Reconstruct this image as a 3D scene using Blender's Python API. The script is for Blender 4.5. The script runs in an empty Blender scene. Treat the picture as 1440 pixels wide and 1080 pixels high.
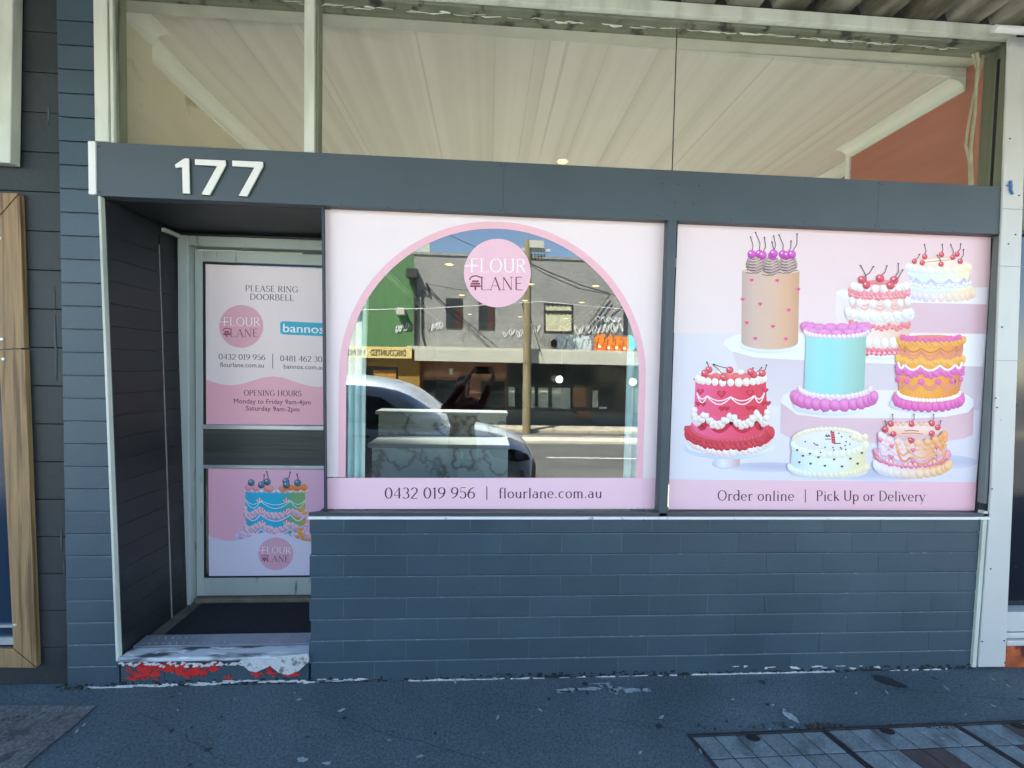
import bpy, bmesh, math, random
import numpy as np
from mathutils import Vector, Matrix
S = bpy.context.scene
COL = S.collection
rnd = random.Random(7)

# ------------------------------------------------------------------ camera
YAW, PIT, ROLL, CZ, FPX, CD = -.058841, -.035381, -.021150, 1.6007, 600.0, 2.146
def _rot(yaw, pit, roll):
    cy, sy = math.cos(yaw), math.sin(yaw); cp, sp = math.cos(pit), math.sin(pit); cr, sr = math.cos(roll), math.sin(roll)
    return (np.array([[cy,-sy,0],[sy,cy,0],[0,0,1]]) @ np.array([[1,0,0],[0,cp,-sp],[0,sp,cp]])
            @ np.array([[cr,0,sr],[0,1,0],[-sr,0,cr]]))
RR = _rot(YAW, PIT, ROLL)
CAM = np.array([0, -CD, CZ])
cd = bpy.data.cameras.new('camera')
cd.sensor_width = 36; cd.lens = FPX/1440*36; cd.clip_start = .02; cd.clip_end = 500
cam = bpy.data.objects.new('camera', cd); COL.objects.link(cam)
m = Matrix.Identity(4)
for i in range(3):
    m[i][0] = RR[i,0]; m[i][1] = RR[i,2]; m[i][2] = -RR[i,1]; m[i][3] = CAM[i]
cam.matrix_world = m
S.camera = cam
S.render.resolution_x, S.render.resolution_y = 1024, 768

# ------------------------------------------------------------------ light
SUN = Vector((-.36, .40, .84)).normalized()
w = bpy.data.worlds.new('World'); S.world = w; w.use_nodes = True
nt = w.node_tree; bg = nt.nodes['Background']
sk = nt.nodes.new('ShaderNodeTexSky'); sk.sky_type = 'NISHITA'; sk.sun_disc = False; sk.dust_density = .15; sk.air_density = 1.0; sk.ozone_density = 1.6
sk.sun_elevation = math.asin(SUN.z); sk.sun_rotation = math.atan2(SUN.x, SUN.y)
nt.links.new(sk.outputs[0], bg.inputs[0]); bg.inputs[1].default_value = .085
sd = bpy.data.lights.new('sun', 'SUN'); sd.energy = 5.0; sd.angle = math.radians(.5); sd.color = (1, .95, .86)
so = bpy.data.objects.new('sun', sd); COL.objects.link(so)
so.rotation_euler = SUN.to_track_quat('Z', 'Y').to_euler(); so.location = SUN*40
S.view_settings.view_transform = 'Standard'; S.view_settings.look = 'None'
S.view_settings.gamma = 1; S.view_settings.use_curve_mapping = False
S.view_settings.exposure = 3.14
S.cycles.max_bounces = 14; S.cycles.transparent_max_bounces = 16; S.cycles.diffuse_bounces = 6
S.cycles.glossy_bounces = 6; S.cycles.sample_clamp_indirect = 6

# ------------------------------------------------------------------ geometry from the surveyed view
def ray(u, v): return RR @ np.array([(u-720)/FPX, 1, -(v-540)/FPX])
def at(u, v, Y):
    d = ray(u, v); return CAM + d*(Y-CAM[1])/d[1]
def atz(u, v, Z):
    d = ray(u, v); return CAM + d*(Z-CAM[2])/d[2]
G = .050            # depth of the shop window glass behind the facade
D = .54              # depth of the door recess
def refl(u, v, Y):   # a point seen mirrored in the shop window
    p = at(u, v, 2*G-Y); p[1] = Y; return p

# ------------------------------------------------------------------ materials
def lin(c): return tuple((x/255/12.92 if x/255 <= .04045 else ((x/255+.055)/1.055)**2.4) for x in c)
MATS = {}
def mat(name, col, rough=.6, var=.12, scale=6, stretch=(1,1,1), bump=0, bscale=60, metal=0, stain=None, stain_at=.62, stain_scale=5,
        stain_stretch=(1,1,1), stain_soft=.06, coat=0, spec=.5, stain2=None, stain2_at=.66, stain2_scale=14, grain=None, vein=None, island=0):
    if name in MATS: return MATS[name]
    M = bpy.data.materials.new(name); M.use_nodes = True; t = M.node_tree; N = t.nodes; L = t.links
    b = N['Principled BSDF']; b.inputs['Roughness'].default_value = rough; b.inputs['Metallic'].default_value = metal
    b.inputs['Coat Weight'].default_value = coat; b.inputs['Specular IOR Level'].default_value = spec
    tc = N.new('ShaderNodeTexCoord')
    def noise(sc, st, det=6):
        mp = N.new('ShaderNodeMapping'); mp.inputs['Scale'].default_value = st; L.new(tc.outputs['Object'], mp.inputs[0])
        n = N.new('ShaderNodeTexNoise'); n.inputs['Scale'].default_value = sc; n.inputs['Detail'].default_value = det
        L.new(mp.outputs[0], n.inputs['Vector']); return n
    def mix(f, a, c):
        x = N.new('ShaderNodeMix'); x.data_type = 'RGBA'
        if f is not None: L.new(f, x.inputs[0])
        for k, s_ in ((6, a), (7, c)):
            if isinstance(s_, tuple): x.inputs[k].default_value = (*s_[:3], 1)
            else: L.new(s_, x.inputs[k])
        return x.outputs[2]
    def step(n, a, soft):
        r = N.new('ShaderNodeMapRange'); r.inputs[1].default_value = a-soft; r.inputs[2].default_value = a+soft
        L.new(n.outputs[0], r.inputs[0]); return r.outputs[0]
    n1 = noise(scale, stretch)
    out = mix(step(n1, .5, .25), tuple(x*(1-var) for x in col), tuple(min(1, x*(1+var)) for x in col))
    if stain: out = mix(step(noise(stain_scale, stain_stretch, 9), stain_at, stain_soft), out, stain)
    if stain2: out = mix(step(noise(stain2_scale, stain_stretch, 9), stain2_at, .02), out, stain2)
    if island:
        gi = N.new('ShaderNodeNewGeometry'); hi_ = N.new('ShaderNodeMapRange'); hi_.inputs[3].default_value = 1-island; hi_.inputs[4].default_value = 1+island; L.new(gi.outputs['Random Per Island'], hi_.inputs[0])
        mi = N.new('ShaderNodeVectorMath'); mi.operation = 'SCALE'; L.new(out, mi.inputs[0]); L.new(hi_.outputs[0], mi.inputs['Scale']); out = mi.outputs[0]
    if vein:
        vn = noise(vein[1], vein[3], 7); v1_ = N.new('ShaderNodeMath'); v1_.operation = 'SUBTRACT'; v1_.inputs[1].default_value = .5; L.new(vn.outputs[0], v1_.inputs[0])
        v2_ = N.new('ShaderNodeMath'); v2_.operation = 'ABSOLUTE'; L.new(v1_.outputs[0], v2_.inputs[0])
        v3_ = N.new('ShaderNodeMapRange'); v3_.inputs[1].default_value = 0; v3_.inputs[2].default_value = vein[2]; v3_.inputs[3].default_value = 1; v3_.inputs[4].default_value = 0; L.new(v2_.outputs[0], v3_.inputs[0])
        out = mix(v3_.outputs[0], out, vein[0])
    if grain:
        g_ = step(noise(grain[0], (1,1,1), 2), .5, .22); hs = N.new('ShaderNodeMapRange'); hs.inputs[3].default_value = 1-grain[1]; hs.inputs[4].default_value = 1+grain[1]; L.new(g_, hs.inputs[0])
        mv = N.new('ShaderNodeVectorMath'); mv.operation = 'SCALE'; L.new(out, mv.inputs[0]); L.new(hs.outputs[0], mv.inputs['Scale']); out = mv.outputs[0]
    L.new(out, b.inputs['Base Color'])
    if bump:
        bn = noise(bscale, stretch, 5); bp = N.new('ShaderNodeBump'); bp.inputs['Strength'].default_value = bump
        bp.inputs['Distance'].default_value = .004; L.new(bn.outputs[0], bp.inputs['Height']); L.new(bp.outputs[0], b.inputs['Normal'])
    rr = N.new('ShaderNodeMapRange'); rr.inputs[3].default_value = max(.02, rough-.08); rr.inputs[4].default_value = min(1, rough+.1)
    L.new(n1.outputs[0], rr.inputs[0]); L.new(rr.outputs[0], b.inputs['Roughness'])
    MATS[name] = M; return M

def print_mat(name='printed vinyl', rough=.38):
    if name in MATS: return MATS[name]
    M = bpy.data.materials.new(name); M.use_nodes = True; t = M.node_tree
    b = t.nodes['Principled BSDF']; b.inputs['Roughness'].default_value = rough; b.inputs['Specular IOR Level'].default_value = .35
    a = t.nodes.new('ShaderNodeAttribute'); a.attribute_name = 'ink'
    t.links.new(a.outputs['Color'], b.inputs['Base Color']); MATS[name] = M; return M

def glass_mat(name, refl_f, tint=(.9,.95,.93), rough=0.0):
    if name in MATS: return MATS[name]
    M = bpy.data.materials.new(name); M.use_nodes = True; t = M.node_tree; N = t.nodes; L = t.links
    N.remove(N['Principled BSDF']); o = N['Material Output']
    tr = N.new('ShaderNodeBsdfTransparent'); tr.inputs[0].default_value = (*tint, 1)
    gl = N.new('ShaderNodeBsdfGlossy'); gl.inputs['Roughness'].default_value = rough; gl.inputs[0].default_value = (.97, 1, .98, 1)
    fr = N.new('ShaderNodeFresnel'); fr.inputs[0].default_value = 1.5
    ad = N.new('ShaderNodeMath'); ad.operation = 'ADD'; ad.use_clamp = True; ad.inputs[1].default_value = refl_f; L.new(fr.outputs[0], ad.inputs[0])
    ge = N.new('ShaderNodeNewGeometry'); iv = N.new('ShaderNodeMath'); iv.operation = 'SUBTRACT'; iv.inputs[0].default_value = 1; L.new(ge.outputs['Backfacing'], iv.inputs[1])
    mu_ = N.new('ShaderNodeMath'); mu_.operation = 'MULTIPLY'; L.new(ad.outputs[0], mu_.inputs[0]); L.new(iv.outputs[0], mu_.inputs[1])
    mx = N.new('ShaderNodeMixShader'); L.new(mu_.outputs[0], mx.inputs[0]); L.new(tr.outputs[0], mx.inputs[1]); L.new(gl.outputs[0], mx.inputs[2])
    L.new(mx.outputs[0], o.inputs[0]); MATS[name] = M; return M

def emit_mat(name, col, power):
    if name in MATS: return MATS[name]
    M = bpy.data.materials.new(name); M.use_nodes = True; t = M.node_tree; b = t.nodes['Principled BSDF']
    b.inputs['Base Color'].default_value = (*col, 1); b.inputs['Emission Color'].default_value = (*col, 1); b.inputs['Emission Strength'].default_value = power
    MATS[name] = M; return M

# ------------------------------------------------------------------ mesh helpers
class MB:
    def __init__(s): s.v = []; s.f = []; s.c = []
    def add(s, vs, fs, cs=None):
        o = len(s.v); s.v += [tuple(map(float, p)) for p in vs]; s.f += [tuple(i+o for i in f) for f in fs]
        s.c += cs if cs else [(1,1,1)]*len(vs); return s
    def box(s, x0, x1, y0, y1, z0, z1):
        vs = [(x,y,z) for x in (x0,x1) for y in (y0,y1) for z in (z0,z1)]
        return s.add(vs, [(0,1,3,2),(4,6,7,5),(0,4,5,1),(2,3,7,6),(0,2,6,4),(1,5,7,3)])
    def hexa(s, front, back):   # two quads of 3D points, same order
        return s.add(list(front)+list(back), [(0,1,2,3),(7,6,5,4),(0,4,5,1),(1,5,6,2),(2,6,7,3),(3,7,4,0)])
    def prism(s, pts, off):     # closed outline of 3D points pushed along off
        n = len(pts); off = np.array(off)
        return s.add(list(pts)+[np.array(p)+off for p in pts], [tuple(range(n)), tuple(range(2*n-1, n-1, -1))]+[(i, i+n, (i+1)%n+n, (i+1)%n) for i in range(n)])
    def tube(s, pts, r, n=8, caps=True):
        pts = [Vector(p) for p in pts]; rs = r if isinstance(r, (list, tuple)) else [r]*len(pts); vs = []
        up = Vector((.13,.27,.95)).normalized()
        for i, p in enumerate(pts):
            t = (pts[min(i+1, len(pts)-1)]-pts[max(i-1, 0)]).normalized()
            a = t.cross(up)
            if a.length < 1e-3: a = t.cross(Vector((1,0,0)))
            a.normalize(); b = t.cross(a)
            vs += [p+(a*math.cos(2*math.pi*k/n)+b*math.sin(2*math.pi*k/n))*rs[i] for k in range(n)]
        fs = [(i*n+k, i*n+(k+1)%n, (i+1)*n+(k+1)%n, (i+1)*n+k) for i in range(len(pts)-1) for k in range(n)]
        if caps: fs += [tuple(range(n-1,-1,-1)), tuple((len(pts)-1)*n+k for k in range(n))]
        return s.add(vs, fs)
    def lathe(s, prof, c, n=20, axis='z'):
        vs = []; c = Vector(c)
        for r, h in prof:
            for k in range(n):
                a = 2*math.pi*k/n; x, y = r*math.cos(a), r*math.sin(a)
                vs.append(c+Vector((x,y,h) if axis == 'z' else ((x,h,y) if axis == 'y' else (h,x,y))))
        fs = [(i*n+k, i*n+(k+1)%n, (i+1)*n+(k+1)%n, (i+1)*n+k) for i in range(len(prof)-1) for k in range(n)]
        fs += [tuple(range(n)), tuple((len(prof)-1)*n+k for k in range(n))]
        return s.add(vs, fs)
def empty(name, loc, label=None, cat=None, group=None):
    o = bpy.data.objects.new(name, None); COL.objects.link(o); o.location = loc
    if label: o['label'] = label; o['category'] = cat
    if group: o['group'] = group
    return o
def wloc(o):
    p = Vector((0,0,0))
    while o: p = p+Vector(o.location); o = o.parent
    return p
def obj(name, mb, M, parent=None, bevel=0, smooth=False, ink=False, label=None, subsurf=0, seg=2):
    loc = wloc(parent) if parent else Vector((0,0,0))
    me = bpy.data.meshes.new(name); me.from_pydata([tuple(Vector(p)-loc) for p in mb.v], [], mb.f); me.validate()
    if not ink and not subsurf or True:
        bm = bmesh.new(); bm.from_mesh(me)
        if not ink: bmesh.ops.recalc_face_normals(bm, faces=bm.faces)
        bm.to_mesh(me); bm.free()
    if ink:
        at_ = me.color_attributes.new('ink', 'FLOAT_COLOR', 'POINT')
        for i, c in enumerate(mb.c): at_.data[i].color = (*c[:3], 1)
    me.materials.append(M)
    if smooth: me.polygons.foreach_set('use_smooth', [True]*len(me.polygons))
    o = bpy.data.objects.new(name, me); COL.objects.link(o)
    if parent: o.parent = parent
    if bevel:
        b = o.modifiers.new('bevel', 'BEVEL'); b.width = bevel; b.segments = seg; b.limit_method = 'ANGLE'
    if subsurf:
        b = o.modifiers.new('sub', 'SUBSURF'); b.levels = b.render_levels = subsurf
    if label: o['label'] = label
    return o
def tag(o, label, cat, group=None):
    o['label'] = label; o['category'] = cat
    if group: o['group'] = group
    return o
def struct(o, kind='structure'): o['kind'] = kind; return o
def box(x0,x1,y0,y1,z0,z1): return MB().box(x0,x1,y0,y1,z0,z1)
def dup(o, parent=None):
    c = o.copy(); COL.objects.link(c)
    if parent: c.parent = parent
    for ch in list(o.children): dup(ch, c)
    return c

# ------------------------------------------------------------------ lettering: stroked high-contrast serif and the built-in sans
def Ln(*a): return [(a[i], a[i+1]) for i in range(0, len(a), 2)]
def Ar(cx, cy, rx, ry, a0, a1, n=12):
    return [(cx+rx*math.cos(math.radians(a0+(a1-a0)*i/n)), cy+ry*math.sin(math.radians(a0+(a1-a0)*i/n))) for i in range(n+1)]
TK, TN = .145, .052
def bowl(x, cy, rx, ry): return Ln(x, cy+ry)+Ar(x+.2, cy, rx, ry, 90, -90)+Ln(x, cy-ry)
GL = {
'F':(.6,[(Ln(.12,0,.12,1),0),(Ln(.12,1,.56,1),0),(Ln(.12,.52,.46,.52),0)],[(.12,0)]),
'L':(.6,[(Ln(.12,0,.12,1),0),(Ln(.12,0,.56,0,.57,.12),TN)],[(.12,1)]),
'O':(.86,[(Ar(.43,.5,.36,.5,0,360,28),0)],[]),
'U':(.78,[(Ln(.12,1,.12,.35)+Ar(.39,.3,.27,.3,180,360)+Ln(.66,.35,.66,1),0)],[(.12,1),(.66,1)]),
'R':(.7,[(Ln(.12,0,.12,1),0),(bowl(.12,.76,.22,.24),0),(Ln(.3,.52,.64,0),TK)],[(.12,0)]),
'A':(.76,[(Ln(.06,0,.38,1),TN),(Ln(.36,1,.68,0),TK),(Ln(.16,.32,.56,.32),TN)],[(.06,0),(.68,0)]),
'N':(.8,[(Ln(.12,0,.12,1),TN),(Ln(.12,1,.66,0),TK),(Ln(.66,0,.66,1),TN)],[(.12,0),(.66,1)]),
'E':(.6,[(Ln(.12,0,.12,1),0),(Ln(.12,1,.54,1),0),(Ln(.12,.52,.46,.52),0),(Ln(.12,0,.55,0),0)],[]),
'P':(.64,[(Ln(.12,0,.12,1),0),(bowl(.12,.74,.24,.26),0)],[(.12,0)]),
'S':(.6,[(Ar(.3,.74,.2,.26,20,225)+Ar(.3,.26,.23,.26,60,-160),0)],[]),
'I':(.28,[(Ln(.14,0,.14,1),0)],[(.14,0),(.14,1)]),
'G':(.86,[(Ar(.43,.5,.36,.5,42,325,22),0),(Ln(.72,.1,.72,.45),0),(Ln(.54,.45,.8,.45),0)],[]),
'D':(.8,[(Ln(.12,0,.12,1),0),(Ln(.12,1)+Ar(.3,.5,.42,.5,90,-90,16)+Ln(.12,0),0)],[]),
'B':(.66,[(Ln(.12,0,.12,1),0),(bowl(.12,.76,.2,.24),0),(bowl(.12,.26,.26,.26),0)],[]),
'H':(.8,[(Ln(.12,0,.12,1),0),(Ln(.68,0,.68,1),0),(Ln(.12,.52,.68,.52),0)],[(.12,0),(.12,1),(.68,0),(.68,1)]),
'0':(.62,[(Ar(.31,.5,.25,.5,0,360,24),0)],[]),
'1':(.4,[(Ln(.22,0,.22,1),0),(Ln(.22,1,.06,.86),TN)],[(.22,0)]),
'2':(.6,[(Ar(.3,.72,.22,.28,165,-25)+Ln(.06,0),0),(Ln(.06,0,.55,0),.06)],[]),
'3':(.58,[(Ar(.27,.75,.2,.25,150,-90),0),(Ar(.27,.26,.24,.26,90,-150),0)],[]),
'4':(.64,[(Ln(.46,0,.46,1),0),(Ln(.46,1,.04,.3),TN),(Ln(.04,.3,.6,.3),TN)],[]),
'5':(.58,[(Ln(.14,1,.5,1),.06),(Ln(.14,1,.11,.56),TN),(Ln(.11,.56)+Ar(.27,.31,.24,.31,120,-150),0)],[]),
'6':(.6,[(Ar(.3,.29,.24,.29,0,360,18),0),(Ar(.58,.29,.52,.71,180,95),0)],[]),
'8':(.6,[(Ar(.3,.76,.19,.24,0,360,16),0),(Ar(.3,.26,.24,.26,0,360,16),0)],[]),
'9':(.6,[(Ar(.3,.71,.24,.29,0,360,18),0),(Ar(.02,.71,.52,.71,0,-85),0)],[]),
'a':(.56,[(Ar(.25,.2,.19,.2,0,360,16),0),(Ln(.44,0,.44,.42)+Ar(.27,.42,.17,.2,0,140),0)],[]),
'c':(.54,[(Ar(.29,.31,.23,.31,50,310,16),0)],[]),
'd':(.62,[(Ar(.29,.31,.23,.31,0,360,18),0),(Ln(.52,0,.52,1),0)],[(.46,1)]),
'e':(.58,[(Ln(.06,.33,.5,.33),TN),(Ar(.29,.31,.23,.31,5,315,18),0)],[]),
'f':(.36,[(Ln(.17,0,.17,.8)+Ar(.32,.8,.15,.2,180,50),0),(Ln(.02,.6,.34,.6),TN)],[(.17,0)]),
'i':(.28,[(Ln(.14,0,.14,.62),0),(Ln(.14,.8,.14,.92),.12)],[(.14,0)]),
'k':(.56,[(Ln(.12,0,.12,1),0),(Ln(.14,.26,.46,.62),TN),(Ln(.22,.36,.52,0),TK)],[(.12,0)]),
'l':(.28,[(Ln(.14,0,.14,1),0)],[(.14,0)]),
'm':(.92,[(Ln(.12,0,.12,.62),0),(Ar(.29,.4,.17,.22,170,0)+Ln(.46,0),0),(Ar(.63,.4,.17,.22,170,0)+Ln(.8,0),0)],[(.12,0),(.46,0),(.8,0)]),
'n':(.62,[(Ln(.12,0,.12,.62),0),(Ar(.31,.4,.19,.22,170,0)+Ln(.5,0),0)],[(.12,0),(.5,0)]),
'o':(.6,[(Ar(.3,.31,.24,.31,0,360,20),0)],[]),
'p':(.62,[(Ln(.12,-.32,.12,.62),0),(Ar(.33,.31,.22,.31,0,360,18),0)],[(.12,-.32)]),
'r':(.42,[(Ln(.12,0,.12,.62),0),(Ar(.3,.38,.18,.23,170,50),0)],[(.12,0)]),
'u':(.62,[(Ln(.12,.62,.12,.22)+Ar(.3,.22,.18,.22,180,350),0),(Ln(.5,0,.5,.62),0)],[]),
'v':(.54,[(Ln(.04,.62,.27,0),TK),(Ln(.27,0,.5,.62),TN)],[(.04,.62),(.5,.62)]),
'y':(.54,[(Ln(.04,.62,.27,0),TK),(Ln(.5,.62,.27,0,.16,-.28,.04,-.3),TN)],[(.04,.62),(.5,.62)]),
'.':(.26,[(Ln(.12,0,.12,.12),.13)],[]), ' ':(.3,[],[]), '|':(.5,[(Ln(.25,-.25,.25,1.15),.05)],[]),
}
def sans_mesh(text):
    cu = bpy.data.curves.new('lettering', 'FONT'); cu.body = text; cu.resolution_u = 3
    o = bpy.data.objects.new('lettering', cu); COL.objects.link(o)
    dg = bpy.context.evaluated_depsgraph_get(); me = bpy.data.meshes.new_from_object(o.evaluated_get(dg))
    vs = [(v.co.x, v.co.y) for v in me.vertices]; fs = [tuple(p.vertices) for p in me.polygons]
    bpy.data.objects.remove(o); bpy.data.curves.remove(cu); bpy.data.meshes.remove(me); return vs, fs

class Print:
    """flat inks laid on a surface; fn(u, v, layer) gives the world point"""
    def __init__(s, fn, layer=0): s.fn = fn; s.mb = MB(); s.k = layer
    def raw(s, pts, faces, cols): s.mb.add([s.fn(u, v, s.k) for u, v in pts], faces, cols)
    def poly(s, pts, c, up=True):
        c = c if isinstance(c, list) else [c]*len(pts)
        s.raw(pts, [tuple(range(len(pts)))], [lin(x) for x in c]); s.k += up
    def ell(s, cx, cy, rx, ry, c0, c1=None, n=14, hx=-.25, hy=-.3, up=True, wob=0, ph=0):
        c1 = c1 or c0
        ring = [(cx+rx*(1+wob*math.sin(5*a+ph))*math.cos(a), cy+ry*(1+wob*math.sin(5*a+ph))*math.sin(a)) for a in [2*math.pi*i/n for i in range(n)]]
        mid = [(cx+hx*rx*.5+(x-cx)*.55, cy+hy*ry*.5+(y-cy)*.55) for x, y in ring]
        cm = tuple(a*.7+b*.3 for a, b in zip(c0, c1))
        s.raw(ring+mid+[(cx+hx*rx, cy+hy*ry)], [(i, (i+1)%n, n+(i+1)%n, n+i) for i in range(n)]+[(n+i, n+(i+1)%n, 2*n) for i in range(n)],
              [lin(tuple(a_+(b_-a_)*q_ for a_, b_ in zip(c0, c1))) for q_ in [.30+.62*max(0, .25+.75*math.sin(2*math.pi*i/n-.5)) for i in range(n)]]+[lin(tuple(a_+(b_-a_)*q_ for a_, b_ in zip(c0, c1))) for q_ in [.10+.38*max(0, .2+.8*math.sin(2*math.pi*i/n-.5)) for i in range(n)]]+[lin(c0)]); s.k += up
    def line(s, pts, w, c, up=True, auto=None):
        P = [np.array(p, float) for p in pts]; vs = []
        for i, p in enumerate(P):
            t = P[min(i+1, len(P)-1)]-P[max(i-1, 0)]; l = np.hypot(*t) or 1; t = t/l; nn = np.array([-t[1], t[0]])
            ww = w if not auto else auto[0]+(auto[1]-auto[0])*abs(t[1])**1.6
            vs += [tuple(p+nn*ww/2), tuple(p-nn*ww/2)]
        s.raw(vs, [(2*i, 2*i+1, 2*i+3, 2*i+2) for i in range(len(P)-1)], [lin(c)]*len(vs)); s.k += up
    def band(s, top, bot, c0, c1):
        n = len(top); s.raw(list(top)+list(bot), [(i, i+1, n+i+1, n+i) for i in range(n-1)], [lin(c0)]*n+[lin(c1)]*n); s.k += 1
    def body(s, tl, tr, ty, bl, br, by, st, sb, cols, n=20):
        vs, cs = [], []
        for i in range(n+1):
            a = math.pi*(1-i/n); f = (1+math.cos(a))/2
            vs += [(tl+(tr-tl)*f, ty+st*math.sin(a)), (bl+(br-bl)*f, by+sb*math.sin(a))]
            q = f*(len(cols)-1); j = min(int(q), len(cols)-2); c = tuple(cols[j][k]*(1-q+j)+cols[j+1][k]*(q-j) for k in range(3)); cs += [lin(c)]*2
        s.raw(vs, [(2*i, 2*i+1, 2*i+3, 2*i+2) for i in range(n)], cs); s.k += 1
    def row(s, xl, xr, y, sag, n, rx, ry, c0, c1, jit=0, wob=0, cr=None, lo=0, hi=1):
        b = s.k
        for i in range(n):
            f0 = lo+(hi-lo)*(i+.5)/n; a = math.pi*(1-f0); f = (1+math.cos(a))/2
            q0, q1 = (c0, c1)
            if cr: q0 = tuple(p*(1-f)+q*f for p, q in zip(c0, cr[0])); q1 = tuple(p*(1-f)+q*f for p, q in zip(c1, cr[1]))
            k = .72+.28*math.sin(a)
            s.k = b+i%7; q_ = rnd.uniform(.90,1.10); s.ell(xl+(xr-xl)*f, y+sag*math.sin(a)+rnd.uniform(-jit, jit), rx*k*q_, ry*q_, q0, tuple(max(0, x_*rnd.uniform(.95,1.02)) for x_ in q1), n=10, wob=wob, ph=i, up=False)
        s.k = b+7
    def arcs(s, xl, xr, y, sag, n, drop, w, c, rep=1, gap=3):
        e = [(1+math.cos(math.pi*(1-i/n)))/2 for i in range(n+1)]
        for r in range(rep):
            for i in range(n):
                pts = []
                for j in range(9):
                    t = j/8; f = e[i]+(e[i+1]-e[i])*t; ya = y+sag*math.sin(math.acos(max(-1, min(1, 2*f-1))))
                    pts.append((xl+(xr-xl)*f, ya+(drop+gap*r)*math.sin(math.pi*t)+gap*r*.3))
                s.line(pts, w, c, up=False)
            s.k += 1
    def ruff(s, xl, xr, y, sag, n, amp, w, c0, c1, waves=0, wamp=0):
        b = s.k
        for i in range(n):
            f = (1+math.cos(math.pi*(1-(i+.5)/n)))/2; a = math.acos(2*f-1)
            yy = y+sag*math.sin(a)+(wamp*abs(math.sin(math.pi*waves*(i+.5)/n)) if waves else 0)
            s.k = b+i%11; q_ = rnd.uniform(.86,1.16); s.ell(xl+(xr-xl)*f+rnd.uniform(-.6,.6), yy+(amp if i%2 else -amp)+rnd.uniform(-.5,.5), w*q_, w*1.1*q_, c0, tuple(max(0, x_*rnd.uniform(.94,1.02)) for x_ in c1), n=8, wob=.12, ph=i, up=False)
        s.k = b+11
    def cherry(s, x, y, r, stem, c0=(235,90,110), c1=(170,25,50), sc=(70,50,55)):
        if stem:
            (x1, y1) = stem; xm, ym = (x+x1)/2+(y-y1)*.12, (y+y1)/2
            s.line([(x, y-r*.5), (xm, ym), (x1, y1)], 1.0, sc); s.ell(x1, y1, 1.2, 1.2, sc, n=6)
        s.ell(x, y, r, r, c0, c1, n=12); s.ell(x-r*.3, y-r*.35, r*.22, r*.2, (255,225,225), n=6)
    def heart(s, x, y, r, c):
        pts = [(x+r*(16*math.sin(t)**3)/16, y-r*(13*math.cos(t)-5*math.cos(2*t)-2*math.cos(3*t)-math.cos(4*t))/16) for t in [2*math.pi*i/16 for i in range(16)]]
        s.poly(pts, c)
    def serif(s, text, b0, b1, h, c, thick=TK, sp=.06):
        W = sum(GL[ch][0]+sp for ch in text)-sp; b0 = np.array(b0, float); b1 = np.array(b1, float); ex = (b1-b0)/W; ey = np.array([0, -h]); x = 0
        ln = np.hypot(*ex)
        for ch in text:
            adv, st, sf = GL[ch]; T = lambda p: tuple(b0+ex*(x+p[0])+ey*p[1])
            k0 = s.k
            for pts, wd in st:
                s.k += 1
                if wd: s.line([T(p) for p in pts], wd*h*(thick/TK if wd > .05 else 1), c, up=False)
                else: s.line([T(p) for p in pts], 0, c, up=False, auto=(TN*h, thick*h))
            s.k += 1
            for (sx, sy) in sf: s.line([T((sx-.1, sy)), T((sx+.1, sy))], TN*h, c, up=False)
            x += adv+sp; s.k = k0
        s.k += 8
    def sans(s, text, b0, b1, h, c, ref='H'):
        vs, fs = sans_mesh(text); x0 = min(v[0] for v in vs); x1 = max(v[0] for v in vs); ch = max(v[1] for v in sans_mesh(ref)[0])
        b0 = np.array(b0, float); b1 = np.array(b1, float)
        s.raw([tuple(b0+(b1-b0)*(vx-x0)/(x1-x0)+np.array([0, -h*vy/ch])) for vx, vy in vs], fs, [lin(c)]*len(vs)); s.k += 1
    def out(s, name, parent, label=None, M=None): return obj(name, s.mb, M or print_mat(), parent, ink=True, label=label)
EPS = .00002
def on_plane(Y): return lambda u, v, k: at(u, v, Y-k*EPS)

# ------------------------------------------------------------------ colours of the place
M_dark   = mat('slate grey paint', (.043,.077,.100), .5, .14, 2.2, bump=.15, bscale=90, stain=(.032,.061,.082), stain_at=.58, stain_scale=1.7, stain_soft=.14, stain2=(.10,.13,.15), stain2_at=.775, stain2_scale=40, grain=(150,.12), island=.09)
M_darker = mat('charcoal paint', (.030,.036,.042), .5, .15, 3, bump=.15, bscale=70)
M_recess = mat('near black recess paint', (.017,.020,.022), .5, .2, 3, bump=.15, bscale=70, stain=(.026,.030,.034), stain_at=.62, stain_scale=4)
M_render = mat('dark painted blockwork', (.016,.024,.027), .6, .22, 5, island=.15, bump=.5, bscale=35)
M_header = mat('slate grey fascia paint', (.060,.084,.098), .5, .07, 2.0, bump=.10, bscale=120, stain=(.050,.072,.085), stain_at=.56, stain_scale=2.2, stain_soft=.16)
M_white  = mat('weathered white paint', (.60,.64,.55), .5, .10, 6, (1,1,.25), bump=.25, bscale=50, stain=(.40,.42,.34), stain_at=.60, stain_scale=9, stain_stretch=(1,1,.2), stain_soft=.12, stain2=(.12,.12,.09), stain2_at=.76, stain2_scale=16)
M_clean  = mat('white trim', (.78,.80,.77), .45, .05, 6, stain=(.25,.26,.24), stain_at=.72, stain_scale=22)
M_pale   = mat('pale green grey door paint', (.42,.49,.46), .45, .10, 5, (1,1,.3), bump=.15, stain=(.12,.14,.12), stain_at=.70, stain_scale=18, stain_stretch=(1,1,.2))
M_green  = mat('mossy grey timber', (.17,.185,.13), .7, .25, 9, (1,1,.2), bump=.4, stain=(.03,.033,.025), stain_at=.60, stain_scale=12, stain_stretch=(1,1,.1))
M_black  = mat('black window putty', (.012,.012,.013), .5)
M_frame  = mat('dark window frame', (.040,.042,.047), .45, .1, 8)
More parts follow.
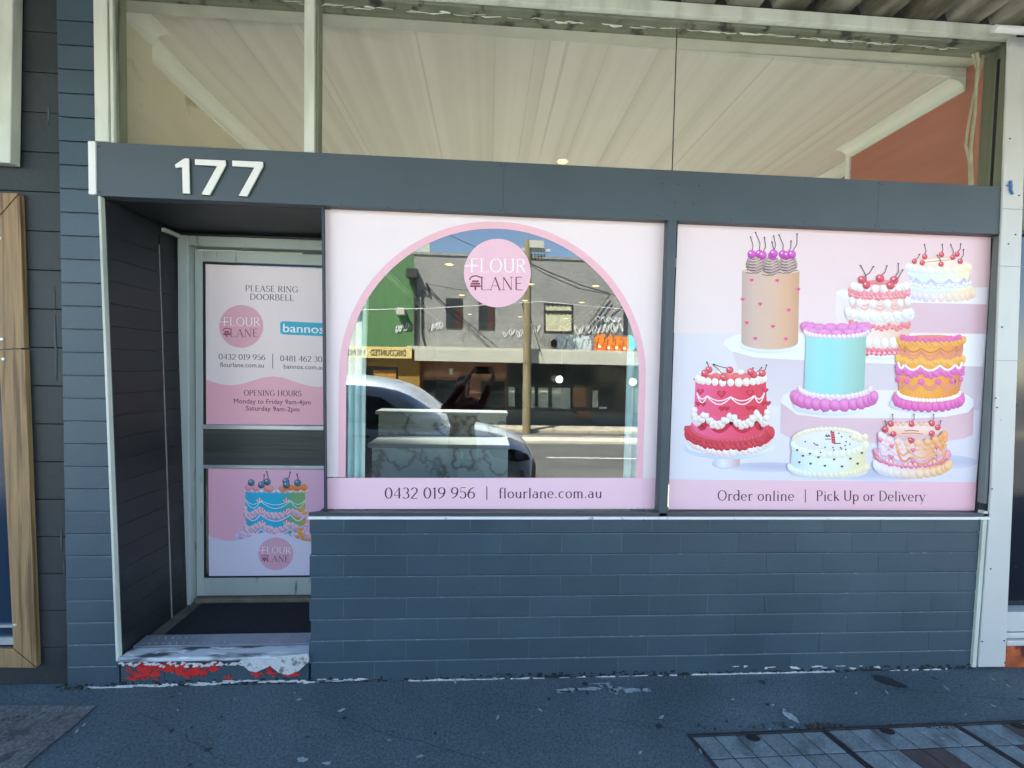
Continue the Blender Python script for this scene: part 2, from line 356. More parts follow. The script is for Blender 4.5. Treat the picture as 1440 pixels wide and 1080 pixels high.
M_ceil   = mat('streaked plaster ceiling', (.62,.595,.545), .8, .05, 1.2, (1,.5,1), bump=.1, bscale=20, stain=(.54,.515,.455), stain_at=.55, stain_scale=9, stain_stretch=(1,.006,1), stain_soft=.12, stain2=(.51,.485,.42), stain2_at=.63, stain2_scale=26)
M_cream  = mat('cream plaster', (.62,.58,.46), .8, .08, 2, bump=.1, stain=(.38,.32,.21), stain_at=.68, stain_scale=4)
M_cove   = mat('plaster cove', (.68,.70,.63), .75, .06, 3)
M_pink   = mat('terracotta pink plaster', (.46,.185,.135), .8, .10, 6, (1,.3,1), bump=.15)
M_wood   = mat('raw pine', (.285,.180,.080), .6, .30, 9, (9,9,.4), bump=.4, bscale=30, stain=(.13,.075,.03), stain_at=.60, stain_scale=6, stain_stretch=(7,7,.3), stain2=(.07,.045,.02), stain2_at=.74, stain2_scale=5)
M_panel  = mat('dark timber panel', (.050,.055,.048), .5, .35, 5, (.25,1,7), bump=.5, bscale=9)
M_alu    = mat('aluminium strip', (.55,.60,.60), .35, .1, 8, metal=.6)
M_steel  = mat('galvanised tread', (.30,.34,.38), .45, .12, 12, metal=.4, bump=.2)
M_asph   = mat('footpath asphalt', (.086,.128,.146), .75, .20, 2.2, bump=1.0, bscale=240, stain=(.064,.097,.112), stain_at=.60, stain_scale=1.6, stain_soft=.15, stain2=(.085,.12,.14), stain2_at=.70, stain2_scale=55, grain=(95,.42))
M_road   = mat('road asphalt', (.10,.10,.095), .8, .15, 1.5, bump=.4, bscale=120)
M_conc   = mat('concrete', (.27,.26,.235), .8, .15, 4, bump=.4, bscale=90, stain=(.15,.14,.12), stain_at=.6, stain_scale=3)
M_slab   = mat('worn concrete slab', (.14,.145,.14), .8, .25, 6, bump=.9, bscale=120, stain=(.07,.07,.07), stain_at=.6, stain_scale=14, grain=(80,.45))
M_glass  = glass_mat('shop glass', .115)
M_glass2 = glass_mat('transom glass', .0, (.93,.95,.93))
M_screw  = mat('rusty screw', (.02,.018,.016), .6)

def strip(u0, v0, u1, v1, wpx, Y, dep):   # a flat bar along a pixel line, wpx wide to the right, standing at depth Y
    return None
def quad_block(px, Y, dep):               # block whose front face has four given corners on plane Y, going back by dep
    f = [at(u, v, Y) for u, v in px]; return MB().hexa(f, [p+np.array([0, dep, 0]) for p in f])

# ================================================================== SHOP BUILDING
shop = empty('shop_building', (.45, 0, 0), 'slate grey shopfront numbered 177 with two wide pink printed windows and a recessed door', 'shop building')
XL, XR = -1.795, 2.70              # recess wall, right party wall
HT, HB = 2.620, 2.372              # header
ZC = lambda x: 3.43-.024*(x+1.9)   # the shop ceiling sags to the right
PIT_H, Z0 = .1092, .1085           # cladding courses
# -- clad base wall and pilaster: separate beveled tiles on a backing
def tiles(mb, x0, x1, z0, z1, length, phase, y=0.0, slant=None):
    zs = [z0]; z = Z0
    while z < z1-.004:
        if z > z0+.004: zs.append(z)
        z += PIT_H
    zs.append(z1)
    for k in range(len(zs)-1):
        a, b = zs[k], zs[k+1]; x = x0-((phase+.5*(k % 2)) % 1)*length if length < 5 else x0
        while x < x1:
            xa, xb = max(x, x0), min(x+length, x1)
            if xb-xa > .02:
                j = rnd.uniform(0, .0012)
                l0 = slant(a) if slant and xb >= x1-1e-6 else xb; l1 = slant(b) if slant and xb >= x1-1e-6 else xb
                g_ = .0004; ch = .0055
                P_ = [(a+.0014, 0), (b-ch, .0008), (b-.0022, .0062)]
                L_ = [(xa+g_, y+j+d_, z_) for z_, d_ in P_]; lx = lambda z_: (l0+(l1-l0)*(z_-a)/max(b-a, 1e-6))-g_
                R_ = [(lx(z_), y+j+d_, z_) for z_, d_ in P_]
                mb.add(L_+R_+[(xa+g_, y+.03, a+.0014), (lx(a), y+.03, a+.0014), (xa+g_, y+.03, b-.0022), (lx(b), y+.03, b-.0022)], [(0,3,4,1),(1,4,5,2),(0,6,7,3),(2,5,9,8),(6,8,9,7),(0,1,2,8,6),(3,7,9,5,4)])
            x += length
bw = MB(); xb0 = -.866; JL = (at(790, 760, 0)[0]-at(528.3, 760, 0)[0])/3; JB = at(528.3, 760, 0)[0]; tiles(bw, xb0, 2.742, 0, .838, JL, ((xb0-JB)/JL) % 1)
bw.box(xb0+.004, 2.738, .012, .20, 0, .836)
base_w = obj('base_wall', bw, M_dark, shop, bevel=.0008)
M_edge = mat('lit worn course edge', (.115,.150,.170), .5, .25, 30, stain=(.26,.30,.32), stain_at=.66, stain_scale=25)  # light caught on the course edges painted as paler, chipped strips
def edges(x0, x1, ztop, name, parent, xf=None):
    mb = MB(); z = Z0
    while z < ztop-.01:
        xb = xf(z) if xf else x1; mb.hexa([(x0, -.0002, z-.0062), (xb, -.0002, z-.0062), (xb, .0028, z-.0030), (x0, .0028, z-.0030)], [(x0, .008, z-.0062), (xb, .008, z-.0062), (xb, .008, z-.0030), (x0, .008, z-.0030)]); z += PIT_H
    return obj(name, mb, M_edge, parent)
edges(xb0+.002, 2.735, .838, 'course_edge', base_w)
ve = MB(); zz = [.002]+[Z0+PIT_H*i for i in range(7)]+[.838]
for k in range(8):
    x = JB-4*JL+(JL*.5 if k % 2 else 0)
    while x < 1.3:
        if x > xb0+.03: ve.box(x-.0013, x+.0013, .0004, .01, zz[k]+.004, zz[k+1]-.008)
        x += JL
obj('joint_highlight', ve, mat('joint highlight', (.085,.115,.132), .5, .4, 9), base_w)  # bright joint highlights painted as pale strips on the left part
pl = MB(); slp = lambda z: at(141, 277, 0)[0]+(at(166, 927, 0)[0]-at(141, 277, 0)[0])*(2.365-z)/(2.365-.14)
xp0 = -2.012
tiles(pl, xp0, -1.8, .0, 3.36, 9, .0001, slant=lambda z: slp(z) if z < HB+.02 else -1.842)
pl.box(xp0+.003, -1.862, .012, .5, 0, HB-.01); pl.box(xp0+.003, -1.845, .012, .11, HB-.009, 3.36)
edges(xp0+.001, 0, 3.36, 'course_edge', obj('pilaster', pl, M_dark, shop, bevel=.0008), lambda z: slp(z)-.012 if z < HB+.02 else -1.845)
# -- step under the door: continues the courses
st = MB(); tiles(st, -1.765, -.868, 0, .128, JL, .35); st.box(-1.80, -.868, .013, .56, 0, .128)
obj('step', st, M_dark, shop, bevel=.002)
sl = MB(); sl.box(-1.772, -.868, -.012, .075, .1285, .150)
M_step = mat('worn white step paint', (.52,.58,.60), .6, .12, 5, (.4,1,1), bump=.6, bscale=45, stain=(.07,.09,.10), stain_at=.56, stain_scale=14, stain_stretch=(.35,1.6,1.6), stain2=(.75,.77,.75), stain2_at=.62, stain2_scale=24)
obj('step_nosing', sl, M_step, shop, bevel=.008)
tp = MB(); tp.box(-1.77, -.868, .079, .17, .1285, .153)
for i in range(26):
    for j in range(2): tp.lathe([(.006,0),(.005,.003),(.001,.004)], (-1.74+i*.034+j*.017, .10+j*.045, .153), 8)
obj('tread_strip', tp, M_steel, shop, bevel=.001)
# peeled red paint and loose render on the step face
def blotch(mb, cx, cz, rx, rz, y, n=22, seed=0, rough=.35, dep=.0012):
    r = random.Random(seed); ph = [r.uniform(0, 6.28) for _ in range(6)]
    pts = []
    for i in range(n):
        a = 2*math.pi*i/n; k = 1+rough*(math.sin(2*a+ph[0])*.4+math.sin(3*a+ph[1])*.35+math.sin(5*a+ph[2])*.25+math.sin(9*a+ph[3])*.2)
        pts.append((cx+rx*k*math.cos(a), y, cz+rz*k*math.sin(a)))
    mb.prism(pts, (0, dep, 0))
M_red = mat('exposed red paint', (.62,.025,.02), .45, .15, 30)
from mathutils import noise as mnoise
def ragged(mb, x0, x1, z0, z1, y, fn, cx=.0045, cz=.0035, seed=0):
    """small cells kept where envelope + fractal noise is positive: a torn, flaking outline"""
    nx, nz = int((x1-x0)/cx), int((z1-z0)/cz)
    for i in range(nx):
        for k in range(nz):
            x, z = x0+(i+.5)*cx, z0+(k+.5)*cz
            nv = mnoise.fractal(Vector((x*38+seed, 3.1, z*55)), .6, 2.1, 5)
            if fn(x, z)+nv*.95 > .06: mb.add([(x-cx*.52, y, z-cz*.52), (x+cx*.52, y, z-cz*.52), (x+cx*.52, y, z+cz*.52), (x-cx*.52, y, z+cz*.52)], [(0,1,2,3)])
ENV = [(at(u, v, 0)[0], at(u, v, 0)[2], a/285, b/285) for u, v, a, b in ((205,940,22,14),(224,935,26,10),(250,938,26,8),(276,942,18,9),(262,947,12,6),(302,935,10,10),(197,950,12,7),(321,954,6,4),(362,948,8,4),(383,944,6,7),(409,948,11,4))]
def env(x, z): return max(1-math.hypot((x-a)/c, (z-b)/d)**2 for a, b, c, d in ENV)*.5-.08
rp = MB(); ragged(rp, -1.76, -.90, .004, .126, -.0022, env)
obj('exposed_paint', rp, M_red, shop, label='patches of bright red old paint showing under the door step')
lr = MB()
for i, pts in enumerate((((336,931),(350,944),(360,946),(378,938),(384,930),(362,926)),((376,934),(392,947),(405,950),(420,944),(434,931),(432,920),(380,924)))):
    lr.prism([at(u, v, -.016-.002*i) for u, v in pts], (0, .015, 0))
M_plas = mat('loose white render', (.55,.57,.56), .8, .2, 30, bump=1, bscale=80, stain=(.2,.2,.18), stain_at=.6, stain_scale=30)
obj('loose_render', lr, M_plas, shop, bevel=.003)
cr = MB()
for i in range(46):      # ragged white edge of the nosing
    x = -1.765+.0195*i+rnd.uniform(-.006, .006)
    if i > 36: continue
    blotch(cr, x, .127+rnd.uniform(-.012, .004)-(.010 if 8 < i < 32 else 0), rnd.uniform(.006, .017), rnd.uniform(.004, .010), -.008-.0004*(i%5), n=12, seed=100+i, rough=.6)
obj('flaking_edge', cr, M_plas, shop)
pf = MB()
for (u0, v0, u1, v1, n) in ((122,968,250,962.5,34),(262,963,330,958,16),(330,958,440,957.5,22),(445,957,520,956,8),(575,958,700,955.5,26),(700,955,760,955,5),(790,954,960,950,12),(975,951,1170,946.5,60),(1030,938,1240,938,12),(1255,944,1335,941,10)):
    for i in range(n):
        t = (i+rnd.random())/n; u, v = u0+(u1-u0)*t, v0+(v1-v0)*t
        c = at(u, v+rnd.uniform(-2, 1.5), -.001); blotch(pf, c[0], max(.002, c[2]), rnd.uniform(.006, .03), rnd.uniform(.0015, .0065), -.003-.0003*(i%6), n=12, seed=200+i, rough=.6)
o = obj('wall_foot_paint', pf, M_plas, shop); o['kind'] = 'stuff'
gm_ = MB()
ragged(gm_, -2.0, 2.72, 0, .03, -.0016, lambda x, z: .22-z*24+.2*math.sin(x*3.1), .012, .003, 9)
o = obj('wall_foot_grime', gm_, mat('wall foot grime', (.016,.020,.020), .9, .3, 30), shop); o['kind'] = 'stuff'
# -- recess: side wall, ceiling
rw = MB(); f = [at(u, v, 0) for u, v in ((141,277),(166,927))]
top, bot = slp(HB), slp(.14)
for z0_, z1_ in [(.1285+i*PIT_H, .1285+(i+1)*PIT_H) for i in range(21)]:
    z1_ = min(z1_, HB-.002)
    if z1_ <= z0_: continue
    for ya, yb in ((.014, .362), (.372, .538)):
        a = slp(z0_)+.0; b = slp(z1_)
        rw.hexa([(a-.006, ya, z0_+.0006), (a-.006, yb, z0_+.0006), (b-.006, yb, z1_-.0006), (b-.006, ya, z1_-.0006)], [(-1.86, ya, z0_+.0006), (-1.86, yb, z0_+.0006), (-1.86, yb, z1_-.0006), (-1.86, ya, z1_-.0006)])
rw.hexa([(slp(2.31)-.0062, .013, 2.305), (slp(2.31)-.0062, .538, 2.305), (slp(HB)-.0062, .538, HB-.0025), (slp(HB)-.0062, .013, HB-.0025)], [(-1.90, .013, 2.305), (-1.90, .538, 2.305), (-1.90, .538, HB-.0025), (-1.90, .013, HB-.0025)])
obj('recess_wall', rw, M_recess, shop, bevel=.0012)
jt = MB(); jt.hexa([(bot-.0055, .3625, .13), (bot-.0055, .3715, .13), (top-.0055, .3715, HB-.12), (top-.0055, .3625, HB-.12)], [(bot-.03, .3625, .13), (bot-.03, .3715, .13), (top-.03, .3715, HB-.12), (top-.03, .3625, HB-.12)])
obj('joint_strip', jt, mat('dull joint strip', (.30,.30,.28), .6, .3, 20), shop)
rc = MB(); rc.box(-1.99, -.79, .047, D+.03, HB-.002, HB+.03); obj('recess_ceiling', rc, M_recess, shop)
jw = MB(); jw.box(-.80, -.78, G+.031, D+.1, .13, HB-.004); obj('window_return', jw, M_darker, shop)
hx = lambda a, b, w: MB().hexa([(a[0]-w, -.004, a[1]), (a[0], -.004, a[1]), (b[0], -.004, b[1]), (b[0]-w, -.004, b[1])], [(a[0]-w, .02, a[1]), (a[0], .02, a[1]), (b[0], .02, b[1]), (b[0]-w, .02, b[1])])
obj('corner_bead', hx((slp(.132)+.004, .132), (slp(HB)+.004, HB-.001), .012), M_white, shop, bevel=.002)
rt = MB(); rt.hexa([(-1.826,.37,2.325),(-1.806,.37,2.325),(-1.806,.535,2.325),(-1.826,.535,2.325)], [(-1.826,.37,2.345),(-1.806,.37,2.345),(-1.806,.535,2.345),(-1.826,.535,2.345)])
obj('recess_moulding', rt, M_white, shop)
# -- header beam
hb = MB(); jx = [at(708, 260, 0)[0], at(1234, 280, 0)[0]]
xs = [-1.842, jx[0], jx[1], 2.740]
for a, b in zip(xs, xs[1:]): hb.box(a+.0003, b-.0003, -.004, .046, HB, HT)
header = obj('header_beam', hb, M_header, shop, bevel=.001)
cs = MB(); cs.box(-1.8745, -1.8425, -.010, .03, HB+.003, HT-.001)
cap = obj('cover_strip', cs, M_clean, header, bevel=.0015)
sc = MB()
for u, v in ((139,206),(139.5,270)): sc.lathe([(.004,0),(.0035,-.002),(.001,-.0025)], at(u, v, -.0102), 8, 'y')
obj('screw', sc, M_screw, cap)
sc = MB()
for u, v in ((704,232),(712,233),(704,296),(712,296.5),(592,292),(545,291),(480,287),(818,300),(925,303),(932,258),(954,259),(975,286),(949,285),(983,261),(1028,308),(1130,312),(1133,251),(1235,258),(1240,259),(1230,317),(1236,317.5),(1340,325),(1300,322)):
    sc.lathe([(.0035,0),(.003,-.0012),(.001,-.0016)], at(u, v, -.0042), 8, 'y')
obj('screw', sc, M_screw, header)
# house number: 1 7 7, raised letters with dark outline returns
M_num = mat('brushed cream numeral', (.80,.79,.72), .35, .06, 20, (1,1,.3)); M_numd = mat('numeral side', (.03,.03,.03), .5)
n1 = [(246,231.5),(257,224),(261,222.5),(265.3,223),(266.5,272),(257,271.8),(256,234.8),(247,236)]
n7 = lambda dx, dy: [(274+dx,223.8+dy),(317+dx,225.6+dy),(317.3+dx,231.8+dy),(294.5+dx,274.2+dy),(283.2+dx,273.3+dy),(305.4+dx,233.4+dy),(274+dx,231.6+dy)]
for pts in (n1, n7(0,0), n7(52.4,1.9)):
    cx = sum(p[0] for p in pts)/len(pts); cy = sum(p[1] for p in pts)/len(pts)
    b = MB(); b.prism([at(u, v, -.018) for u, v in pts], (0, .006, 0)); nu = obj('numeral', b, M_num, header)
    b = MB(); b.prism([at(cx+(u-cx)*1.05, cy+(v-cy)*1.025, -.0118) for u, v in pts], (0, .0075, 0)); obj('numeral_back', b, M_numd, nu)
# -- shop window frame: head strip, mullion, right jamb, sill
wf = MB()
wf.box(-.83, 2.66, .058, .10, HB-.004, HB+.10)
fr_ = obj('window_frame', wf, M_frame, shop)
hd = MB()
for ua, ub, va, vb in ((456,934.5,295,313.5),(953.5,1393.5,315.5,336.5)):
    p = [at(ua, va, .0465), at(ub, vb, .0465)]
    zz = max(p[0][2], p[1][2])+.002
    hd.box(p[0][0]-.01, p[1][0]+.01, .0465, .0485, zz, HB+.02)
obj('head_strip', hd, mat('brown head strip', (.055,.048,.042), .5, .2, 10), fr_)
mu = MB(); mx0, mx1 = .9435, .9985
a_, b_ = at(939.5, 312, -.012), at(951.5, 312, -.012); c_, d_ = at(926.3, 727, -.012), at(938.3, 727, -.012)
e0, e1, h0, h1 = at(920.5, 715, G), at(934.5, 314, G), at(940, 715, G), at(953.5, 314, G)
mu.hexa([(c_[0], -.012, .846), (d_[0], -.012, .846), (b_[0], -.012, HB-.002), (a_[0], -.012, HB-.002)], [(e0[0]+.004, G+.02, .846), (h0[0]-.002, G+.02, .846), (h1[0]-.002, G+.02, HB-.002), (e1[0]+.004, G+.02, HB-.002)])
obj('mullion', mu, M_header, shop, bevel=.002)
mb2 = MB(); v0, v1 = at(460, 716, G), at(456, 300, G); k0, k1 = at(455.5, 716, .0), at(451.5, 300, .0)
mb2.hexa([(k0[0], .004, .86), (k0[0]+.008, .004, .86), (k1[0]+.008, .004, HB-.004), (k1[0], .004, HB-.004)], [(k0[0], G+.03, .86), (v0[0]-.002, G-.001, .86), (v1[0]-.002, G-.001, HB-.004), (k1[0], G+.03, HB-.004)])
obj('corner_post', mb2, mat('navy corner post', (.02,.028,.05), .4, .3, 20), shop)
rj = MB(); p0, p1 = at(1371.5, 718, G), at(1394.5, 337, G)
rj.hexa([(p0[0]+.002, G-.002, .845), (2.735, G-.012, .845), (2.735, G-.012, HB-.004), (p1[0]+.002, G-.002, HB-.004)], [(p0[0], G+.03, .845), (2.735, G+.03, .845), (2.735, G+.03, HB-.004), (p1[0], G+.03, HB-.004)])
obj('right_jamb', rj, mat('black jamb paint', (.014,.015,.017), .5, .2, 8), shop)
rs = MB(); rs.box(2.720, 2.738, .002, G-.013, .92, HB-.003); obj('jamb_strip', rs, mat('grey green strip', (.16,.19,.18), .5), shop, bevel=.002)
si = MB(); si.hexa([(-.866, -.012, .853), (2.737, -.012, .853), (2.737, -.012, .872), (-.866, -.012, .872)], [(-.866, G+.0, .853), (2.737, G, .853), (2.737, G, at(1160, 718.5, G)[2]), (k0[0]-.004, G, at(460, 717, G)[2])])
sill = obj('sill', si, M_frame, shop, bevel=.002)
sill.data.materials[0] = mat('slate sill paint', (.060,.068,.076), .4, .15, 6)
se = MB(); 
for a, b in ((-.868, c_[0]-.001), (c_[0]+.001, d_[0]-.001), (d_[0]+.001, 2.738)): se.box(a, b, -.016, .02, .838, .8525)
obj('sill_edge', se, M_clean, sill, bevel=.0015)
# -- glass of the shop windows
ga = MB().box(k0[0]+.002, e0[0]+.003, G, G+.006, .845, HB+.02); gb = MB().box(h0[0]-.003, p1[0]+.02, G, G+.006, .845, HB+.02)
obj('window_pane', ga, M_glass, shop); obj('window_pane', gb, M_glass, shop)
# -- transom: posts, mullion, head, glass
ZT = 3.402
tf = MB(); tf.box(-1.842, -1.782, -.012, .045, HT+.0, ZT); tf.box(-1.777, -1.762, -.006, .045, HT, ZT)
tr_ = obj('transom_frame', tf, M_white, shop, bevel=.003)
tm = MB(); tm.box(-.8985, -.850, -.006, .045, HT, 3.40); obj('transom_mullion', tm, M_white, tr_, bevel=.004)
tm = MB(); tm.box(-1.7615, -1.752, .008, .060, HT, ZT); obj('inner_stop', tm, M_green, tr_, bevel=.003); tm = MB(); tm.box(-.8495, -.836, .010, .060, HT, 3.40); obj('inner_stop', tm, M_green, tr_, bevel=.003); tm = MB(); tm.box(2.700, 2.742, .0, .1115, HT-.002, ZT-.02); obj('inner_stop', tm, M_green, tr_, bevel=.003)
tm = MB(); tm.box(2.6985, 2.705, .036, .050, HT+.001, ZT-.09); obj('groove', tm, M_black, tr_)
tm = MB(); tm.box(-1.842, 2.722, -.014, .02, ZT-.022, ZT+.036); tm.box(2.702, 2.720, -.012, -.0005, HT-.001, ZT-.0225); obj('head_trim', tm, M_white, tr_, bevel=.003)
tm = MB(); tm.box(-1.842, 2.742, .021, .12, ZT-.035, ZT+.03); obj('head_reveal', tm, M_green, tr_)
g2 = MB(); jg = at(948, 150, .056)[0]
for a, b in ((-1.752, -.8996), (-.836, jg-.001), (jg+.001, 2.6985)): g2.box(a, b, .056, .061, HT-.02, ZT-.03)
obj('transom_pane', g2, M_glass2, shop)
js = MB(); js.box(jg-.0020, jg+.0020, .052, .056, HT-.02, ZT-.035); obj('glass_joint', js, M_black, tr_)
sealer = MB()
for i in range(70):
    x = -1.0+i*.05+rnd.uniform(-.02, .02)
    if x > 2.55: break
    if rnd.random() < .18: continue
    zz = 3.354+rnd.uniform(-.006, .006); r0 = rnd.choice((.0015,.002,.003,.0055))
    sealer.tube([(x, .05, zz+rnd.uniform(-.004,.004)), (x+.02, .048, zz+rnd.uniform(-.006,.004)), (x+.05+rnd.uniform(0,.06), .05, zz+rnd.uniform(-.005,.005))], [r0*.4, r0, r0*.5], 5)
obj('peeling_sealant', sealer, M_white, tr_)
# -- interior shell
def slab(x0, x1, y0, y1, th=.05):
    return MB().hexa([(x0, y0, ZC(x0)), (x1, y0, ZC(x1)), (x1, y1, ZC(x1)), (x0, y1, ZC(x0))], [(x0, y0, ZC(x0)+th), (x1, y0, ZC(x1)+th), (x1, y1, ZC(x1)+th), (x0, y1, ZC(x0)+th)])
XW, XE, YB = -2.0, 2.90, 14.5
obj('shop_ceiling', slab(XW-.05, XE+.3, .20, 2.8), M_ceil, shop); obj('shop_ceiling', slab(XW-.05, XE+.3, 2.801, YB), mat('painted shade ceiling', (.06,.06,.055), .8), shop, label='rear shop ceiling coloured dark to stand in for shade')  # shade of the unlit rear bay put into the ceiling colour
obj('bulkhead', MB().box(XW, XE, .1125, .20, 3.37, 3.6), mat('bulkhead plaster', (.50,.50,.43), .8), shop)
obj('door_head_blocker', MB().box(-1.86, -.78, D+.0, D+.06, 2.3455, HB-.0025), M_darker, shop)  # added to stop interior light leaking above the door frame
w_ = MB(); w_.box(XW-.1, XW, .55, 2.6, 2.3, 3.6); w_.box(XW-.1, -1.89, .112, .40, HB+.035, 3.6); w_.box(XW-.1, XW, .40, .55, HB+.035, 3.6)
obj('party_wall', w_, M_cream, shop)
w_ = MB(); w_.box(XE, XE+.1, 1.0, 2.6, 2.3, 3.6); w_.box(2.70, XE+.1, .112, 1.0, 2.3, 3.6)
obj('party_wall', w_, M_pink, shop, label='terracotta pink party wall on the right')
pp = MB(); pp.box(2.685, 2.70, .965, 1.0, 2.2, 3.248); obj('pier_batten', pp, M_clean, shop)
obj('back_wall', MB().box(XW, XE, YB, YB+.1, 0, 3.6), M_darker, shop)  # back wall coloured dark to stand in for shade
w_ = MB(); w_.box(XW-.1, XW, .5505, YB, 0, 2.2995); w_.box(XW-.1, XW, 2.6005, YB, 2.3, 3.6); obj('shade_lining', w_, M_darker, shop)  # walls added with shade in their colour to keep the interior dim
w_ = MB(); w_.box(XE, XE+.1, 1.0, YB, 0, 2.2995); w_.box(XE, XE+.1, 2.6005, YB, 2.3, 3.6); w_.box(2.70, XE+.1, .112, .9995, 0, 2.2995); obj('shade_lining', w_, M_darker, shop)
obj('shop_floor', MB().box(XW, XE, 3.2, YB, .10, .149), mat('shade dark floor', (.025,.024,.023), .6, .2), shop)  # rear floor coloured dark to stand in for an unlit room
obj('shop_floor', MB().box(XW, XE, D+.061, 3.199, .10, .15), mat('light bouncing floor', (.62,.60,.54), .5, .2), shop)  # unseen front floor made pale to bounce light onto the ceiling
def cove(x, y0, y1, zb, side):   # concave plaster cove along Y, side +1 wall on the left
    prof = [(0, 0), (.012, 0), (.014, .015)]
    zt = ZC(x)-zb; W = .10+.0*x
    prof += [(.014+(W-.03)*(1-math.cos(a)), .015+(zt-.03)*math.sin(a)) for a in [math.pi/2*i/8 for i in range(9)]]
    prof += [(W, zt-.012), (W, zt), (0, zt)]
    mb = MB(); n = len(prof); P0 = [(x+side*p, y0, zb+h) for p, h in prof]; mb.prism(P0, (0, y1-y0, 0)); return mb
obj('cornice', cove(-1.89, .20, .40, 3.345, 1), M_cove, shop); obj('cornice', cove(XW, .40, YB, 3.345, 1), M_cove, shop)
obj('cornice', cove(2.70, .20, 1.0, 3.245, -1), M_cove, shop); obj('cornice', cove(XE, 1.0, YB, 3.24, -1), M_cove, shop)
# -- unseen mass above the awning, added to block sun from the facade
up = MB(); up.box(-2.03, 2.95, .0, .25, 3.605, 7.2); obj('sun_block_wall', up, M_cream, shop)
up = MB(); up.box(-2.03, 2.95, .25, YB+.2, 6.6, 6.8); obj('roof', up, mat('sun block roof sheet', (.3,.3,.3), .5), shop)
obj('lintel', MB().box(-8, 9, -.006, .0195, ZT+.0365, 3.60), mat('shade dark lintel', (.020,.015,.010), .9), shop); obj('lintel_core', MB().box(-2.0, 2.95, .0205, .112, ZT+.031, 3.60), M_darker, shop)  # added to close the slot over the trim; shade put in its colour

# -- door: frame, leaf, glass panes, rails
df = MB()
x0, x1 = at(262, 600, D)[0], at(282, 600, D)[0]
df.box(-1.826, -1.765, D-.05, D+.04, .1305, 2.345); df.box(-1.764, -.84, D-.045, D+.04, 2.285, 2.345)
dfr = obj('door_frame', df, M_pale, shop, bevel=.006)
door = empty('door', (-1.25, D, .14)); door.parent = shop; door.location = (-1.25-.45, D, .14)
zt = at(291, 371, D)[2]; z1 = at(290, 597, D)[2]; z2 = at(292, 603, D)[2]; z3 = at(292, 653.5, D)[2]; z4 = at(293, 658.5, D)[2]; z5 = at(293, 810, D)[2]
xs0 = at(288.5, 480, D)[0]
dl = MB(); dl.box(-1.757, xs0-.012, D-.005, D+.035, .165, 2.27); dl.box(xs0-.012, -.82, D-.005, D+.035, zt+.012, 2.27); dl.box(xs0-.012, -.82, D-.005, D+.035, .165, z5-.012)
obj('door_leaf', dl, M_pale, door, bevel=.004)
gk = MB(); gk.box(xs0-.0115, xs0+.002, D-.001, D+.03, z5-.011, zt+.011); gk.box(xs0+.0025, -.82, D-.001, D+.03, zt+.001, zt+.011); gk.box(xs0+.0025, -.82, D-.001, D+.03, z5-.011, z5-.001); obj('glazing_gasket', gk, M_black, door)
obj('panel_rail', MB().box(xs0-.020, -.82, D-.012, D+.03, z2, z1), M_alu, door, bevel=.003); obj('panel_rail', MB().box(xs0-.020, -.82, D-.012, D+.03, z4+.001, z3), M_alu, door, bevel=.003)
obj('mid_panel', MB().box(xs0-.017, -.82, D-.003, D+.03, z3+.001, z2-.001), M_panel, door)
obj('door_pane', MB().box(xs0+.003, -.82, D+.004, D+.010, z1+.001, zt), M_glass, door); obj('door_pane', MB().box(xs0+.003, -.82, D+.004, D+.010, z5, z4), M_glass, door)
obj('door_sill', MB().box(-1.75, -.84, D-.03, D+.06, .1295, .158), mat('worn timber sill', (.20,.17,.12), .7, .3, 12), shop)

# ================================================================== DOORMAT
dm = MB(); dm.box(-1.70, -.872, .185, .495, .1295, .142); dmo = obj('doormat', dm, mat('black bristle mat', (.012,.013,.016), .9, .5, 60, bump=1, bscale=300, stain2=(.12,.12,.12), stain2_at=.73, stain2_scale=60), bevel=.003)
tag(dmo, 'black bristle doormat filling the floor of the door recess', 'doormat')
gt = MB(); gt.box(-1.795, -.869, .171, .535, .1282, .1297); obj('recess_floor', gt, mat('gritty floor edge', (.13,.125,.095), .9, .3, 25, bump=.5), shop)

# ================================================================== PRINTED WINDOW VINYLS
INK = (62,42,50); MAROON = (128,44,66); WHITE = (250,247,247); PINK = (241,196,214); PALE = (245,229,228)
def logo(P, cx, cy, rx, ry, disc, thick=.12):
    P.poly([(cx+rx*math.cos(a), cy+ry*math.sin(a)) for a in [2*math.pi*i/48 for i in range(48)]], disc)
    X = lambda f: cx+rx*f; Y = lambda f: cy+ry*f
    P.line([(X(-.99), Y(-.21)), (X(-.56), Y(-.21))], ry*.028, WHITE)
    P.serif('FLOUR', (X(-.82), Y(-.035)), (X(.86), Y(-.02)), ry*.385, WHITE, thick)
    P.serif('LANE', (X(-.52), Y(.49)), (X(.77), Y(.49)), ry*.37, MAROON, thick)
    # little cake stand under a hooked arm
    P.line([(X(-.82), Y(.20))]+[(X(-.66)+rx*.17*math.cos(a), Y(.20)-ry*.12*math.sin(a)) for a in [math.pi*(1-i/8) for i in range(7)]]+[(X(-.44), Y(.13))], ry*.035, MAROON)
    for f, hw in ((.24,.10),(.31,.14),(.38,.16)): P.line([(X(-.66-hw), Y(f)), (X(-.66+hw), Y(f))], ry*.05, MAROON)
    P.line([(X(-.66), Y(.4)), (X(-.66), Y(.5))], ry*.05, MAROON)

